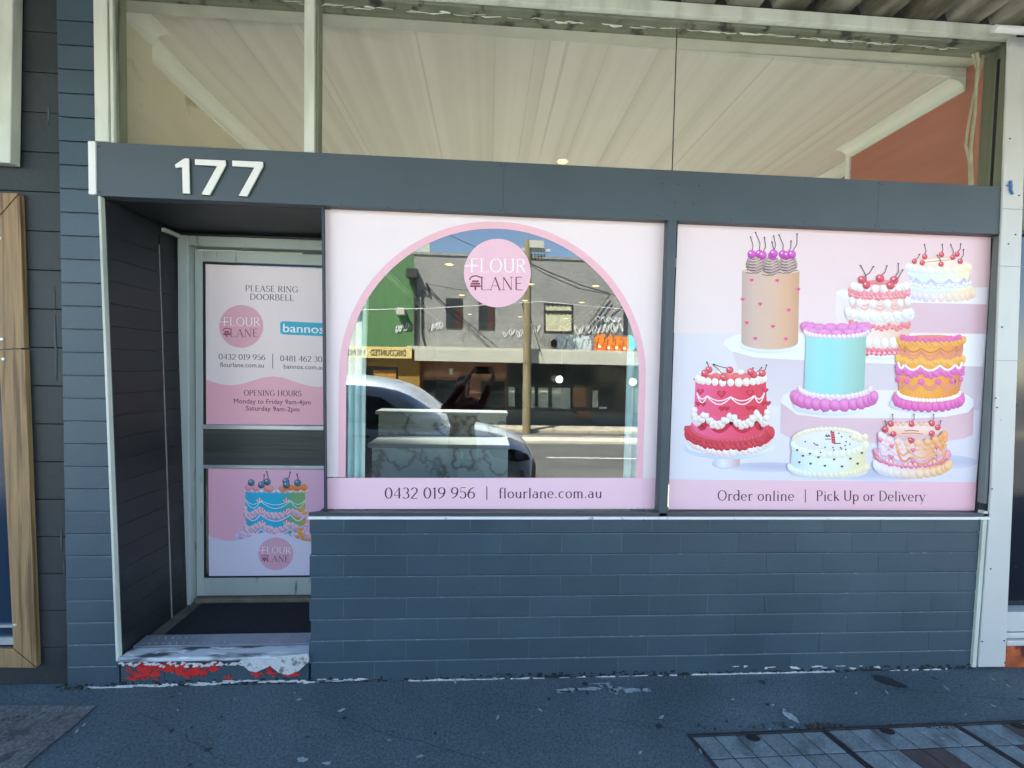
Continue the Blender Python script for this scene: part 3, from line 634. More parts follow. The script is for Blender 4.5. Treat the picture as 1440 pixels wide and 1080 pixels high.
# -- vinyl with the arched opening
FRT = on_plane(G-.0012)
dec = empty('window_vinyl', tuple(at(690, 715, G-.0012)), 'pale pink window vinyl with a clear arch, round logo and phone number', 'window vinyl')
tl, tr, br, bl = at(456, 289, G), at(934.5, 307, G), at(920.5, 715.3, G), at(459.5, 716, G)
li, ri, ap = at(486.5, 600, G), at(896.5, 600, G), at(692, 321.5, G)
acx, ar = (li[0]+ri[0])/2, (ri[0]-li[0])/2; asp = ap[2]-ar; rg = .036; zb_ = at(690, 672, G)[2]
def arch(r, n=48): return [(acx-r, zb_)]+[(acx+r*math.cos(a), asp+r*math.sin(a)) for a in [math.pi*(1-i/n) for i in range(n+1)]]+[(acx+r, zb_)]
yv = G-.0012
def ink_strip(name, inner, outer, c, y, parent):
    n = len(inner); mb = MB(); mb.add([(x, y, z) for x, z in inner]+[(x, y, z) for x, z in outer], [(i, i+1, n+i+1, n+i) for i in range(n-1)], [lin(c)]*(2*n))
    return obj(name, mb, print_mat(), parent, ink=True)
inn, mid = arch(ar), arch(ar+rg)
# outer border follows the rectangle: pair each arch point with a point of the frame
outer = []
for x, z in mid:
    dx, dz = x-acx, z-asp
    if dz <= 0: outer.append((tl[0]+(bl[0]-tl[0])*((tl[2]-z)/(tl[2]-bl[2])) if dx < 0 else tr[0]+(br[0]-tr[0])*((tr[2]-z)/(tr[2]-br[2])), z)); continue
    k = []
    if dx < -1e-6: k.append((tl[0]-acx)/dx)
    if dx > 1e-6: k.append((tr[0]-acx)/dx)
    k.append((tl[2]-asp)/dz); kk = min(k); outer.append((acx+dx*kk, asp+dz*kk))
# insert exact corners
def with_corner(lst_m, lst_o):
    m2, o2 = [], []
    for i in range(len(lst_m)):
        m2.append(lst_m[i]); o2.append(lst_o[i])
        if i < len(lst_m)-1:
            a, b = lst_o[i], lst_o[i+1]
            for cx, cz in ((tl[0], tl[2]), (tr[0], tl[2])):
                if min(a[0], b[0])-1e-6 <= cx <= max(a[0], b[0])+1e-6 and min(a[1], b[1]) < cz-1e-6 and max(a[1], b[1]) > cz-.08 and (abs(a[1]-cz) < 1e-6) != (abs(b[1]-cz) < 1e-6):
                    m2.append(((lst_m[i][0]+lst_m[i+1][0])/2, (lst_m[i][1]+lst_m[i+1][1])/2)); o2.append((cx, cz))
    return m2, o2
m2, o2 = with_corner(mid, outer)
ink_strip('vinyl_field', m2, o2, PALE, yv, dec); ink_strip('arch_border', inn, mid, (244,190,200), yv-.0001, dec)
P = Print(FRT, 2); P.poly([(458.3,672),(922,672),(920.5,715.3),(459.5,716)], (247,206,217)); P.out('footer_band', dec)
P = Print(FRT, 4); logo(P, 699.5, 384, 47, 48.2, (244,196,209), .10); P.out('logo_disc', dec)
P = Print(FRT, 6); P.serif('0432 019 956', (541,701), (668,700.6), 15, INK, .14); P.line([(684.6,684),(684.6,703)], 1.3, INK); P.serif('flourlane.com.au', (701,700.4), (846.5,700.2), 14.2, INK, .13, .08); P.out('lettering', dec)

# -- cake photograph vinyl
cp = empty('cake_poster', tuple(at(1160, 717, G-.0012)), 'large printed vinyl of decorated cakes on pink and white plinths', 'poster')
P = Print(FRT)
P.poly([(953.5,310),(1393.5,331),(1391,474),(1170,470),(947.5,468)], [(240,222,221),(238,203,209),(237,209,212),(239,218,219),(239,225,224)])
P.poly([(948,468),(1170,470),(1390.5,474),(1373,678),(941.2,674.5)], [(226,222,229),(234,226,230),(231,221,227),(225,222,232),(233,231,238)])
# back pink shelf
P.poly([(1200,424),(1388,428),(1384.5,469),(1200,467)], [(226,192,202),(220,186,197),(216,181,194),(224,190,199)])
P.poly([(1176,411),(1182,408),(1200,406),(1389,404),(1387.5,428),(1220,424),(1190,421),(1178,417)], (242,238,242))
P.poly([(1176,413),(1190,421),(1202,423),(1202,467),(1180,466),(1175,440)], [(240,228,232),(238,224,229),(236,210,216),(234,208,214),(238,222,228),(240,228,233)])
# long white plinth
P.poly([(1017,484),(1020,478),(1034,471),(1060,468),(1388,470),(1381.5,516),(1250,512),(1127,507),(1060,503),(1030,495)], (240,239,245))
P.poly([(1030,494),(1060,502.5),(1127,506.5),(1250,511.5),(1382,515.5),(1377,577),(1240,573),(1093,571),(1050,566)], [(222,211,217),(219,208,215),(217,205,213),(215,203,212),(213,199,209),(215,203,212),(221,210,217),(226,216,222),(228,220,226)])
# low pink plinth
P.poly([(1098,563),(1101,556),(1112,551),(1135,548),(1330,549),(1358,554),(1369,562),(1369,572),(1361,580),(1330,586),(1293,588),(1160,588),(1120,583),(1100,573)], [(238,233,240)]*14)
P.poly([(1098,566),(1120,583),(1160,588),(1293,588),(1330,586),(1361,580),(1369.5,571),(1368,611),(1355,617),(1320,622),(1160,624),(1115,618),(1097,609)], [(220,190,201),(226,193,202),(229,194,202),(230,193,200),(227,188,196),(223,182,192),(219,179,190),(223,186,197),(227,192,202),(231,199,208),(233,204,213),(229,200,210),(223,195,206)])
for cx, cy, rx, ry in ((1080,657,55,7),(1225,668,70,9),(1335,650,40,10)): P.ell(cx, cy, rx, ry, (196,196,216), (222,225,239), n=24, hx=0, hy=0)
P.out('backdrop_print', cp)
K0 = P.k+2
RED = ((240,110,125),(178,28,52))
# 1 tall beige cake
P = Print(FRT, K0)
P.ell(1082, 485, 42.5, 12, (250,251,253), (214,222,233), n=30, hx=0, hy=-.1); P.ell(1082, 483, 40, 10, (206,206,214), (240,243,248), n=24, hx=.1, hy=.3)
P.body(1043.5, 1124.3, 381, 1042.5, 1122.3, 480.5, 4, 11, [(196,172,162),(213,186,172),(218,188,170),(222,186,160),(222,176,142),(206,160,126)])
P.ell(1084, 381, 40.4, 5, (226,202,188), (212,186,170), n=24)
for cx, cy, rx in ((1063,371,14.5),(1108,371,13.5),(1085,374,13)):
    P.ell(cx, cy, rx, 13.5, (196,172,164), (128,104,102), n=16, wob=.05)
    for j in range(6):
        yy = cy-9+j*3.9; hw = rx*(.55+.09*j)
        P.line([(cx-hw, yy+1.6), (cx-hw*.4, yy+3), (cx+hw*.2, yy+.6), (cx+hw, yy-1.8)], 1.2, (118,92,92)); P.line([(cx-hw*.8, yy+.2), (cx, yy+1.2), (cx+hw*.8, yy-2.6)], .9, (222,202,194))
for x, y in ((1057,394),(1093,394.5),(1069,427.5),(1109,436),(1050,454),(1087,459),(1062,476),(1105,476.5),(1122.3,407),(1044.5,421)):
    P.heart(x, y, 3.4, (235,120,160)); P.heart(x+.3, y-.2, 1.6, (205,60,120))
for (x, y), stt in (((1057,357.5),(1055.5,333.5)),((1068,357),(1062.5,327)),((1072.5,359),(1075,334)),((1086,359.5),(1085.5,340.5)),((1088,356.5),(1088,332)),((1101,357.5),(1095.5,330.5)),((1107,359),(1112.5,339)),((1113.5,358),(1121,329))):
    P.cherry(x, y, 6, stt, (226,110,214), (158,30,142), (60,45,60))
P.out('printed_cake', cp, 'tall beige cake with small pink hearts and magenta cherries')
# 3 pastel heart cake on the back shelf
P = Print(FRT, K0)
PAS = ((252,246,214),(246,226,170))
P.body(1279, 1361, 374, 1281, 1368, 415, 3, 5, [(226,226,240),(224,242,238),(232,244,240),(240,246,232),(250,240,190)])
P.ell(1320, 371, 41, 8, (250,234,214), (236,212,200), n=24)
P.line([(1292,366),(1310,363),(1325,362),(1345,361)], 1.6, (240,190,160)); P.line([(1300,369),(1325,366),(1342,365)], 1.0, (214,120,110))
P.row(1277, 1363, 375, 5, 11, 6.2, 5.5, (250,250,252), (216,214,232), cr=PAS); P.row(1278, 1362, 384, 5, 15, 3.4, 3, (244,252,248), (198,224,216), cr=PAS)
P.arcs(1280, 1364, 388, 5, 5, 6, 1.6, (206,200,226), 3, 2.4); P.ruff(1280, 1364, 396, 5, 26, .8, 2.6, (246,244,250), (212,206,226), 5, 4)
P.row(1279, 1366, 403, 6, 24, 2.4, 2.4, (236,250,244), (186,220,206), cr=PAS); P.row(1278, 1369, 411, 7, 13, 5.3, 7.4, (240,232,248), (202,186,220), cr=((252,232,196),(240,196,170)))
for (x, y), stt in (((1300.5,361),(1300,344)),((1324,358),(1325,344)),((1346,357.5),(1351,343)),((1286,367.5),(1293,358)),((1340,362),(1337,344)),((1297,369.5),None),((1323.5,371.5),(1318,359)),((1350.5,367.5),(1355,351))): P.cherry(x, y, 3.9, stt)
P.out('printed_cake', cp, 'pastel mint and lilac heart cake on the back shelf')
K1 = P.k+1
# 2 white and pink ruffled cake
P = Print(FRT, K1)
P.ell(1237, 498, 40, 7, (246,248,252), (210,218,230), n=24, hx=0, hy=0)
P.body(1200, 1276, 403, 1196, 1280, 494, 4, 6, [(232,214,208),(248,228,222),(246,220,208),(240,206,186),(228,190,168)])
P.ruff(1197, 1277, 410, 6, 40, 2.4, 4, (248,180,186), (224,92,112)); P.ruff(1199, 1275, 404, 5, 26, 1.2, 3.2, (250,200,204), (226,106,126))
P.row(1199, 1275, 401, 5, 10, 5.6, 6, (254,250,246), (222,206,200), wob=.06)
P.ell(1237, 397, 22, 3.5, (238,140,146), (224,110,124), n=16)
P.arcs(1198, 1277, 420, 5, 5, 6, 2.4, (240,176,172), 2, 4); P.row(1197, 1278, 422, 6, 6, 5.6, 7, (252,250,248), (212,202,196), wob=.12)
P.ruff(1193, 1281, 441, 6, 34, 2.6, 5, (254,252,250), (206,198,194)); P.row(1192, 1281, 438, 7, 8, 6.2, 7.6, (252,250,248), (208,200,196), wob=.14)
P.ruff(1197, 1279, 453, 5, 34, 1.4, 3, (244,150,160), (222,84,106), 5, 4); P.row(1193, 1284, 476, 7, 12, 5.6, 8.6, (254,250,248), (214,200,194), wob=.05)
P.ruff(1198, 1282, 489, 6, 40, 2, 3.4, (244,140,158), (208,50,84)); P.row(1202, 1278, 491, 6, 16, 2.2, 2.4, (252,206,214), (236,140,160))
for (x, y), stt in (((1212.5,393.5),(1228.5,375)),((1218.5,401),(1210.5,373.5)),((1238,391.5),(1247.5,374)),((1258,394),(1263.5,370.5)),((1252.5,401.5),(1269.5,380))): P.cherry(x, y, 5.8, stt)
P.out('printed_cake', cp, 'white cake with pink ruffles and red cherries')
K2 = P.k+1
# 5 mint cake
P = Print(FRT, K2)
P.ell(1171.5, 570, 56, 14.5, (250,251,254), (208,216,230), n=32, hx=0, hy=-.1); P.ell(1171.5, 567, 53, 12, (222,226,236), (242,245,250), n=28)
P.body(1134, 1218.5, 466, 1131, 1215.5, 546, 4, 9, [(160,214,214),(158,226,228),(150,224,228),(160,220,218),(158,208,198),(146,192,180)])
P.ell(1176, 463, 42, 6, (214,140,190), (196,110,172), n=20)
P.row(1133, 1220, 459, 3, 8, 10.5, 7.5, (238,150,212), (196,86,164)); P.row(1134, 1219, 463.5, 5, 7, 9.5, 5.2, (240,160,216), (206,96,176)); P.row(1132, 1221, 466.5, 7, 20, 3.4, 3.6, (252,240,246), (214,180,202))
P.row(1118, 1230, 556, 14, 13, 8.8, 9.6, (242,150,214), (192,64,150), wob=.05)
P.row(1124, 1225, 545, 13, 22, 3.4, 4, (254,246,250), (222,180,204))
P.out('printed_cake', cp, 'pale mint cake with pink piped shells')
# 6 orange cake
P = Print(FRT, K2)
P.ell(1304, 568, 53, 13.5, (250,251,254), (206,214,230), n=32, hx=0, hy=-.1)
P.body(1265, 1353, 480, 1264, 1350, 556, 4, 8, [(226,150,40),(244,168,48),(246,166,44),(240,150,40),(222,130,44)])
P.ell(1309, 477, 44, 6, (232,140,60), (214,100,150), n=20); P.ruff(1264, 1355, 478, 6, 40, 1.6, 3.6, (246,182,70), (224,134,36)); P.ruff(1268, 1350, 473.5, 4, 30, 1.1, 3, (238,110,180), (206,60,140))
P.arcs(1264, 1354, 484, 6, 5, 6, 2.2, (206,120,50), 1); P.arcs(1264, 1354, 488, 6, 5, 7, 2.4, (226,136,120), 2, 4); P.ruff(1263, 1354, 502, 6, 30, .8, 4.2, (250,190,80), (230,146,40), 5, 4)
P.ruff(1263, 1353, 516, 5, 38, 1.4, 4.4, (236,120,200), (198,60,150), 5, 6); P.arcs(1263, 1353, 509, 5, 5, 7, 2.8, (252,248,236), 1)
P.arcs(1264, 1352, 531, 5, 5, 9, 3.6, (228,140,110), 2, 3); P.row(1262, 1353, 532, 5, 6, 4.4, 4.6, (238,110,180), (206,70,140), wob=.12)
P.ruff(1262, 1352, 556, 9, 40, 1, 4.4, (250,176,60), (226,120,40)); P.row(1259, 1353, 560, 12, 15, 6, 8, (240,120,196), (196,50,140)); P.row(1263, 1350, 552, 11, 26, 2.8, 3, (255,253,246), (232,216,196))
P.out('printed_cake', cp, 'orange cake with magenta and white swags')
K3 = P.k+1
# 4 red cake on a stand
P = Print(FRT, K0)
P.ell(1021, 652, 20, 7, (216,214,228), (196,192,212), n=20); P.body(1003, 1041, 640, 1005, 1040, 654, 2, 4, [(206,214,234),(238,242,250),(226,214,222),(214,178,172)])
P.ell(1025.5, 629, 64.5, 17, (248,250,254), (198,210,232), n=36, hx=0, hy=-.2); P.ell(1025.5, 626, 61, 14, (226,228,238), (240,244,252), n=30)
P.row(969, 1083, 614, 22, 20, 6, 6.6, (255,252,248), (226,196,190), wob=.08)
P.body(978, 1077, 535, 975, 1080, 606, 5, 14, [(238,104,158),(240,92,134),(236,76,112),(230,64,92),(226,66,88)])
P.body(981, 1075, 580, 967, 1084, 604, 6, 18, [(240,104,160),(242,92,136),(236,74,108),(228,64,90)])
P.ruff(967, 1084, 606, 20, 44, 2.6, 5.2, (226,72,92), (186,28,50)); P.row(972, 1079, 602, 18, 26, 3.4, 3.4, (232,96,112), (196,40,62))
P.arcs(980, 1076, 584, 8, 4, 14, 7.5, (198,36,60), 1); P.ruff(976, 1079, 577, 8, 46, 1.8, 4.6, (255,252,250), (214,186,178), 4, 13)
for x, y in ((985,568),(1018,574.5),(1056,574),(1076,567)): P.heart(x-3, y, 4.4, (206,36,62)); P.heart(x+4, y, 4.4, (206,36,62))
P.arcs(980, 1075, 552, 6, 4, 6, 1.5, (255,244,244), 2, 4)
for x, y, r in ((985,550.5,5),(1014.5,554,6.4),(1055,552.5,5.6),(1076.5,549,4.2)): P.heart(x, y, r, (206,30,58)); P.heart(x-.4, y-.4, r*.6, (224,70,94))
P.ell(1027, 533, 52, 8.5, (234,76,92), (190,30,48), n=30); P.ell(1027, 530, 47, 6, (240,120,126), (222,60,76), n=24)
P.row(980, 1075, 531, 7, 13, 5.6, 6, (255,252,246), (228,206,192), wob=.06); P.row(984, 1070, 525, -2, 9, 4.5, 3.4, (255,248,240), (232,210,196))
for (x, y), stt in (((997,520),(994,509.5)),((991,525),None),((1018,531),(1003,513)),((1026.5,520.5),(1004,512.5)),((1060,527),(1071,517)),((1056,523),(1059,517.5)),((1072,525),(1078,513.5))): P.cherry(x, y, 5.2, stt, *RED, (46,34,38))
P.out('printed_cake', cp, 'crimson cake with white swags on a pedestal')
# 7 white heart cake
P = Print(FRT, K3)
P.ell(1166, 664, 54, 9, (232,238,242), (214,222,234), n=24)
P.body(1114, 1217, 630, 1111, 1217, 660, 8, 9, [(206,224,222),(228,244,240),(236,247,242),(238,242,220),(240,226,170)])
P.row(1110, 1219, 655, 13, 22, 5, 4.8, (246,252,250), (204,222,220), cr=((252,244,210),(232,214,160)))
P.ell(1166, 624, 50, 20, (240,240,234), (226,226,218), n=32); P.row(1116, 1214, 620, -17, 24, 4.2, 3.4, (253,248,230), (232,214,170)); P.row(1200, 1218, 612, 5, 3, 5, 5, (254,246,224), (230,206,150))
P.row(1115, 1218, 624, 15, 17, 5.4, 5.6, (250,254,252), (210,226,222), cr=((253,249,228),(234,222,180)))
for i in range(22):
    a = rnd.uniform(0, 6.28); q = rnd.uniform(.35, .84); P.ell(1166+50*q*math.cos(a), 622+19*q*math.sin(a), 1.3, 1.1, (70,44,50), n=6)
for x, y in ((1121,633),(1129,641),(1139,638),(1151,643),(1160,655),(1173,646),(1184,656),(1196,645),(1140,652),(1206,652),(1212,637),(1124,650)): P.heart(x, y, 2, (74,44,52))
P.line([(1160.5,613.5),(1169,613.5)], 1, (60,30,36)); P.line([(1160.5,617.5),(1169,617.5)], 1, (60,30,36)); P.line([(1170.5,607),(1172.5,623)], 5, (196,50,66)); P.line([(1172,623.5),(1182.5,623.5)], 1.3, (110,30,40))
for j in range(4): P.line([(1168.5,610+j*3.6),(1173.5,609.4+j*3.6)], .8, (240,150,160))
P.out('printed_cake', cp, 'low white heart cake with tiny dark hearts')
# 8 pink and orange heart cake
P = Print(FRT, K3)
ORA = ((252,190,120),(232,132,50)); PK = ((252,238,244),(230,186,206))
P.ell(1283, 664, 50, 8, (226,226,236), (216,220,234), n=24)
P.body(1236, 1328, 612, 1234, 1333, 655, 8, 10, [(244,226,236),(248,228,234),(248,214,206),(246,184,136),(236,150,76)])
P.row(1231, 1335, 651, 16, 15, 6.6, 6.4, (250,246,250), (214,206,222), cr=((254,214,168),(236,160,84)))
P.ruff(1232, 1334, 636, 17, 48, 2.2, 3.6, (246,180,200), (208,70,110)); P.row(1236, 1331, 637, 16, 20, 2.2, 2.4, (254,236,242), (236,170,196), cr=((255,220,180),(240,160,90)))
P.ell(1283, 604, 42, 9.5, (248,224,214), (240,180,150), n=26); P.line([(1272,606),(1282,605),(1292,606.5)], 1.4, (200,70,80)); P.line([(1268,609.5),(1283,609),(1298,610.5)], 1.1, (214,96,100)); P.row(1250, 1316, 598, -2, 12, 3.6, 3, (254,214,190), (240,160,120))
P.row(1238, 1329, 610, 13, 10, 6, 6, PK[0], PK[1], cr=ORA, wob=.08); P.row(1238, 1330, 618, 13, 12, 4.4, 3.6, PK[0], PK[1], cr=ORA)
P.arcs(1236, 1331, 622, 13, 4, 8, 3, (236,206,222), 1); P.arcs(1260, 1331, 624, 12, 3, 8, 3, (246,180,120), 1); P.arcs(1236, 1331, 630, 13, 4, 9, 3.2, (214,190,214), 1); P.arcs(1262, 1331, 633, 12, 3, 8, 2.8, (238,150,110), 1)
for x, y in ((1254,627),(1284,633),(1317,628),(1238,619),(1254,643),(1284,649)): P.ell(x, y, 3.4, 3.2, (246,150,176), (206,66,110), n=8, wob=.2)
for (x, y), stt in (((1253,596),(1255.5,583)),((1282,596.5),(1285.5,583)),((1311,595.5),(1313,583)),((1245.5,604),(1244.5,592)),((1319,601),(1323,592)),((1256.5,610.5),None),((1310.5,609.5),None),((1281.5,619.5),None)): P.cherry(x, y, 4.3, stt)
P.out('printed_cake', cp, 'small pink and orange heart cake with cherries')
P = Print(FRT, K0)
P.poly([(941.2,674.3),(1373.2,678),(1370.5,718),(940,716.2)], [(246,208,216),(242,194,206),(240,190,203),(246,206,217)]); P.out('footer_band', cp)
P = Print(FRT, K0+3); P.serif('Order online', (1009,703.6), (1117,704), 14, INK, .13, .08); P.line([(1132.5,688),(1132.5,707)], 1.2, INK); P.serif('Pick Up or Delivery', (1148,704), (1301,704.8), 14, INK, .13, .07); P.out('lettering', cp)

# -- door vinyls
DF = on_plane(D+.003)
dp = empty('door_vinyl', tuple(at(372, 597, D+.003)), 'pink and white door vinyl with opening hours and please ring doorbell', 'door vinyl')
P = Print(DF)
P.poly([(289,371.4),(470,379.3),(520,381.5),(512,597),(290,596.6)], [(246,230,228)]*5); P.out('vinyl_field', dp)
P = Print(DF, 2)
wv = [(289.6,533),(300,537.5),(312,540.5),(325,542),(340,540),(355,535.5),(370,531),(384,529.3),(398,531),(412,536),(424,540),(436,543),(446,544),(470,542),(512,534)]
P.poly(wv+[(512,598),(290,596.6)], (246,184,197)); P.out('wave_band', dp)
P = Print(DF, 3); logo(P, 339.3, 459, 31, 30, (231,172,187), .11); P.out('logo_disc', dp)
P = Print(DF, 3); bx = [(397,451.6),(480,455.5),(480,474),(397,470.2),(394,467.5),(394,454)]; P.poly(bx, (32,178,206)); P.sans('bannos', (398,466.8), (455.5,469), 11.6, (248,252,255), 'b'); P.sans('bannos', (398.5,466.8), (456,469), 11.6, (248,252,255), 'b'); P.out('badge', dp)
P = Print(DF, 6); c = (58,46,52)
P.serif('PLEASE RING', (345,409.2), (419.5,411.3), 8.2, c, .15); P.serif('DOORBELL', (351.5,421.2), (413.5,423), 8.2, c, .15)
P.serif('0432 019 956', (307.5,505.3), (373,506.3), 7.6, c, .15); P.serif('0481 462 30', (394,507.6), (453,509), 7.6, c, .15); P.line([(383.6,497.5),(383.4,518)], .9, c)
P.sans('flourlane.com.au', (309.5,516), (371,516.8), 6.2, c, 'l'); P.sans('bannos.com.au', (399,518.3), (456,519.9), 6.2, c, 'b')
P.serif('OPENING HOURS', (342.8,556.2), (424,557.2), 7.6, (70,36,50), .13); P.sans('Monday to Friday 9am-4pm', (329,567), (437,569), 6.4, (80,40,54)); P.sans('Saturday 9am-2pm', (346,577), (421,579), 6.4, (80,40,54))
P.out('lettering', dp)
dv = empty('door_vinyl', tuple(at(364, 810, D+.003)), 'door vinyl with a blue and orange cake print above a round logo', 'door vinyl')
P = Print(DF); P.poly([(293,658.6),(500,661),(496,809),(294,810)], [(246,184,204),(232,188,212),(232,188,212),(246,184,204)]); P.out('vinyl_field', dv)
P = Print(DF, 2)
Q = lambda X, Y: (280+X/6, 650+Y/6)
P.body(345, 429, 690, 345, 430, 757, 2, 4, [(70,176,206),(44,186,222),(40,190,226),(52,186,216),(128,182,128),(146,186,116)])
P.row(334, 434, 757, 3, 12, 6.5, 8, (236,226,246), (176,160,210), cr=((246,190,110),(222,120,30)), wob=.2); P.ruff(338, 433, 752, 3, 36, 2, 3.6, (240,220,236), (180,140,190))
P.row(345, 431, 689, 2, 16, 3.4, 2.6, (250,240,246), (206,176,200)); P.row(348, 429, 685, 2, 6, 7, 5.4, (240,180,196), (206,120,150), cr=((246,180,120),(226,120,50)))
P.row(400, 428, 685, 1, 4, 5, 4, (246,160,90), (222,110,40))
P.arcs(345, 430, 702, 2, 3, 6, 1.0, (214,240,250), 2, 4)
for r_ in (716, 736): P.ruff(344, 430, r_, 2, 44, 1.6, 3.4, (244,214,226), (196,140,170), 3, 8); P.arcs(345, 430, r_+6, 2, 3, 9, 1.6, (236,214,240), 1)
for x, y in ((365,703.5),(402.5,703.5),(369,718),(403,720),(369,735),(403,735)):
    for j in range(5): P.line([(x, y+3), (x+4.5*math.cos(math.radians(200+35*j)), y+1+4.5*math.sin(math.radians(200+35*j)))], 1.5, (222,120,140) if j % 2 else (252,230,226))
for i in range(14): P.ell(rnd.uniform(417,429), rnd.uniform(712,757), 3, 2.4, (250,190,90), (222,120,30), n=8, wob=.2)
for i, (x, y) in enumerate((Q(440,172),Q(525,192),Q(575,166),(402,677),Q(737,192),Q(830,174))):
    P.cherry(x, y, 5, {2: (375,663.5), 3: (408,664), 5: (417.5,667), 1: (371.5,668)}.get(i), (110,150,176), (28,52,78), (50,60,66))
P.out('printed_cake', dv, 'blue and orange cake with dark berries')
P = Print(DF, 60)
P.poly([(293.4,753),(304,757.5),(315,760),(325,760.6),(340,758.5),(355,753.5),(368,749.5),(380,748.2),(392,749),(404,752),(416,757),(428,760.5),(440,762),(497,760),(496,809),(294,810)], (226,222,238)); P.out('wave_band', dv)
P = Print(DF, 62); logo(P, 388, 778.8, 24.6, 23, (226,176,196), .12); P.out('logo_disc', dv)

# ================================================================== NEIGHBOURS
nb = empty('neighbour_building', (-3.5, 0, 0), 'dark painted neighbour shop with a raw timber framed window at the left edge', 'building')
wl = MB(); zs = [0]
z = 0
while z < 3.4: wl.box(-7.5, -2.016, .030+rnd.uniform(0,.0015), .3, z+.0008, min(z+.183, 3.6)-.0008); z += .184
obj('blockwork_wall', wl, M_render, nb, bevel=.003)
wl = MB(); wl.box(-12, -2.032, .05, 12, 3.61, 7.2); obj('sun_block_wall', wl, M_cream, nb)  # unseen upper mass added to block sun coming from the left
wl = MB(); wl.box(-12, -7.51, .05, 12, 0, 3.6); wl.box(-7.5, -2.10, 11.8, 12, 0, 3.6); obj('light_block_wall', wl, M_render, nb)  # unseen walls added to keep stray light out of the interior
tb = MB(); xo0, xo1 = -2.192, -2.162; zt_, zb2 = 2.37, .108
def plank(x0, x1, z0, z1, m0=0, m1=0): return MB().hexa([(x0,-.045,z0),(x1,-.045,z0+m0),(x1,-.045,z1-m1),(x0,-.045,z1)], [(x0,.034,z0),(x1,.034,z0+m0),(x1,.034,z1-m1),(x0,.034,z1)])
def board(px, parent):
    f = [at(u, v, .006) for u, v in px]; t1 = MB(); t1.hexa(f, [p+np.array([0, .0235, 0]) for p in f]); return obj('timber_frame' if parent is nb else 'timber_board', t1, M_wood, parent, bevel=.002)
tfm = board([(-3,491.5),(34,489.5),(27,273),(-4,308)], nb)
board([(18.5,911),(51,938),(34.3,491.5),(-2,493.5)], tfm)
board([(-320,934),(50,939.5),(17.5,912.5),(-320,907)], tfm)
board([(-320,300),(-5,307),(26,271.5),(-320,262)], tfm)
sw = MB()
for u, v in ((3,477),(5,505),(21,879),(0,335)): sw.lathe([(.008,0),(.007,-.003),(.003,-.004)], at(u, v, .0055), 10, 'y')
obj('screw', sw, M_alu, tfm)
obj('window_pane', MB().box(-3.6, -2.215, .022, .028, .15, 2.33), mat('dark blue glass', (.012,.028,.055), .12, .2, 3), nb)
o = MB(); o.box(-3.6, -2.235, .010, .0215, .215, .250); o.box(-3.6, -2.235, .010, .0215, .30, .312); obj('glazing_bar', o, M_alu, nb)
uf = MB(); a, b, c, d = at(-40, -20, -.02), at(18, -20, -.02), at(14, 229, -.02), at(-40, 226, -.02); uf.hexa([a, b, c, d], [p+np.array([0,.045,0]) for p in (a,b,c,d)]); obj('upper_window_frame', uf, M_white, nb, bevel=.004)
uf = MB(); 
for i in range(26):
    v = 30+rnd.random()*880; c = at(78+ (v-0)*.026+rnd.uniform(-2,1), v, -.001); blotch(uf, c[0]+.006, c[2], rnd.uniform(.002,.005), rnd.uniform(.008,.035), .012, n=10, seed=400+i, rough=.5)
o = obj('paint_flake', uf, M_plas, nb); o['kind'] = 'stuff'
for u, v, l in ((76,420,14),(77,470,26),(78.5,505,30),(86,760,16),(90,800,10),(68,160,14)):
    scf = MB(); c = at(u, v, .0285); blotch(scf, c[0], c[2], .004, l/290, .0285, n=14, seed=int(v), rough=.4); obj('scuff_mark', scf, mat('pale scuff', (.045,.065,.072), .7), nb)

wp = empty('white_pillar', (2.83, 0, 0), 'white painted sheet metal pillar with screws at the right end of the shopfront', 'pillar')
q = MB(); 
f = [at(u, v, -.014) for u, v in ((1419,52),(1447,52),(1425,690),(1414,938),(1376,938.5),(1394,690))]
q.prism([f[0],f[1],f[2],f[3],f[4],f[5]], (0,.0125,0)); M_pil = mat('white sheet metal', (.57,.575,.54), .42, .07, 3, (1,1,.3), stain=(.40,.44,.44), stain_at=.63, stain_scale=4, stain_stretch=(1,1,.3), stain2=(.15,.16,.16), stain2_at=.74, stain2_scale=18)
obj('post', q, M_pil, wp, bevel=.004)
q = MB(); 
for z_ in (2.50, 2.20, 1.70): q.box(2.70, 2.93, -.0155, -.0135, z_, z_+.0025)
obj('sheet_joint', q, mat('grey joint line', (.22,.25,.25), .6), wp)  # even grey lines at the sheet joints
q = MB(); f = [at(u, v, -.012) for u, v in ((1384,719),(1389.5,719),(1373,938.5),(1367.5,938.5))]; q.hexa(f, [p+np.array([0,.03,0]) for p in f]); obj('corner_bead', q, M_white, wp, bevel=.002)
q = MB()
for u, v in ((1395,687.5),(1432,688),(1433,275),(1428,330),(1418,343),(1409,460),(1400,560),(1402,573),(1430,570),(1428,797),(1393,800),(1381,902),(1412,901),(1413,932),(1420,195)): q.lathe([(.0045,0),(.004,-.002),(.001,-.003)], at(u, v, -.0145), 8, 'y')
obj('screw', q, M_screw, wp)
q = MB(); q.tube([at(1421,254,-.02), at(1422,262,-.022), at(1421.5,268,-.02), at(1424,273,-.018)], .006, 6); q.tube([at(1415,261,-.016), at(1421,260.5,-.022)], .004, 6)
obj('plastic_clip', q, mat('blue plastic', (.03,.16,.42), .4), wp)

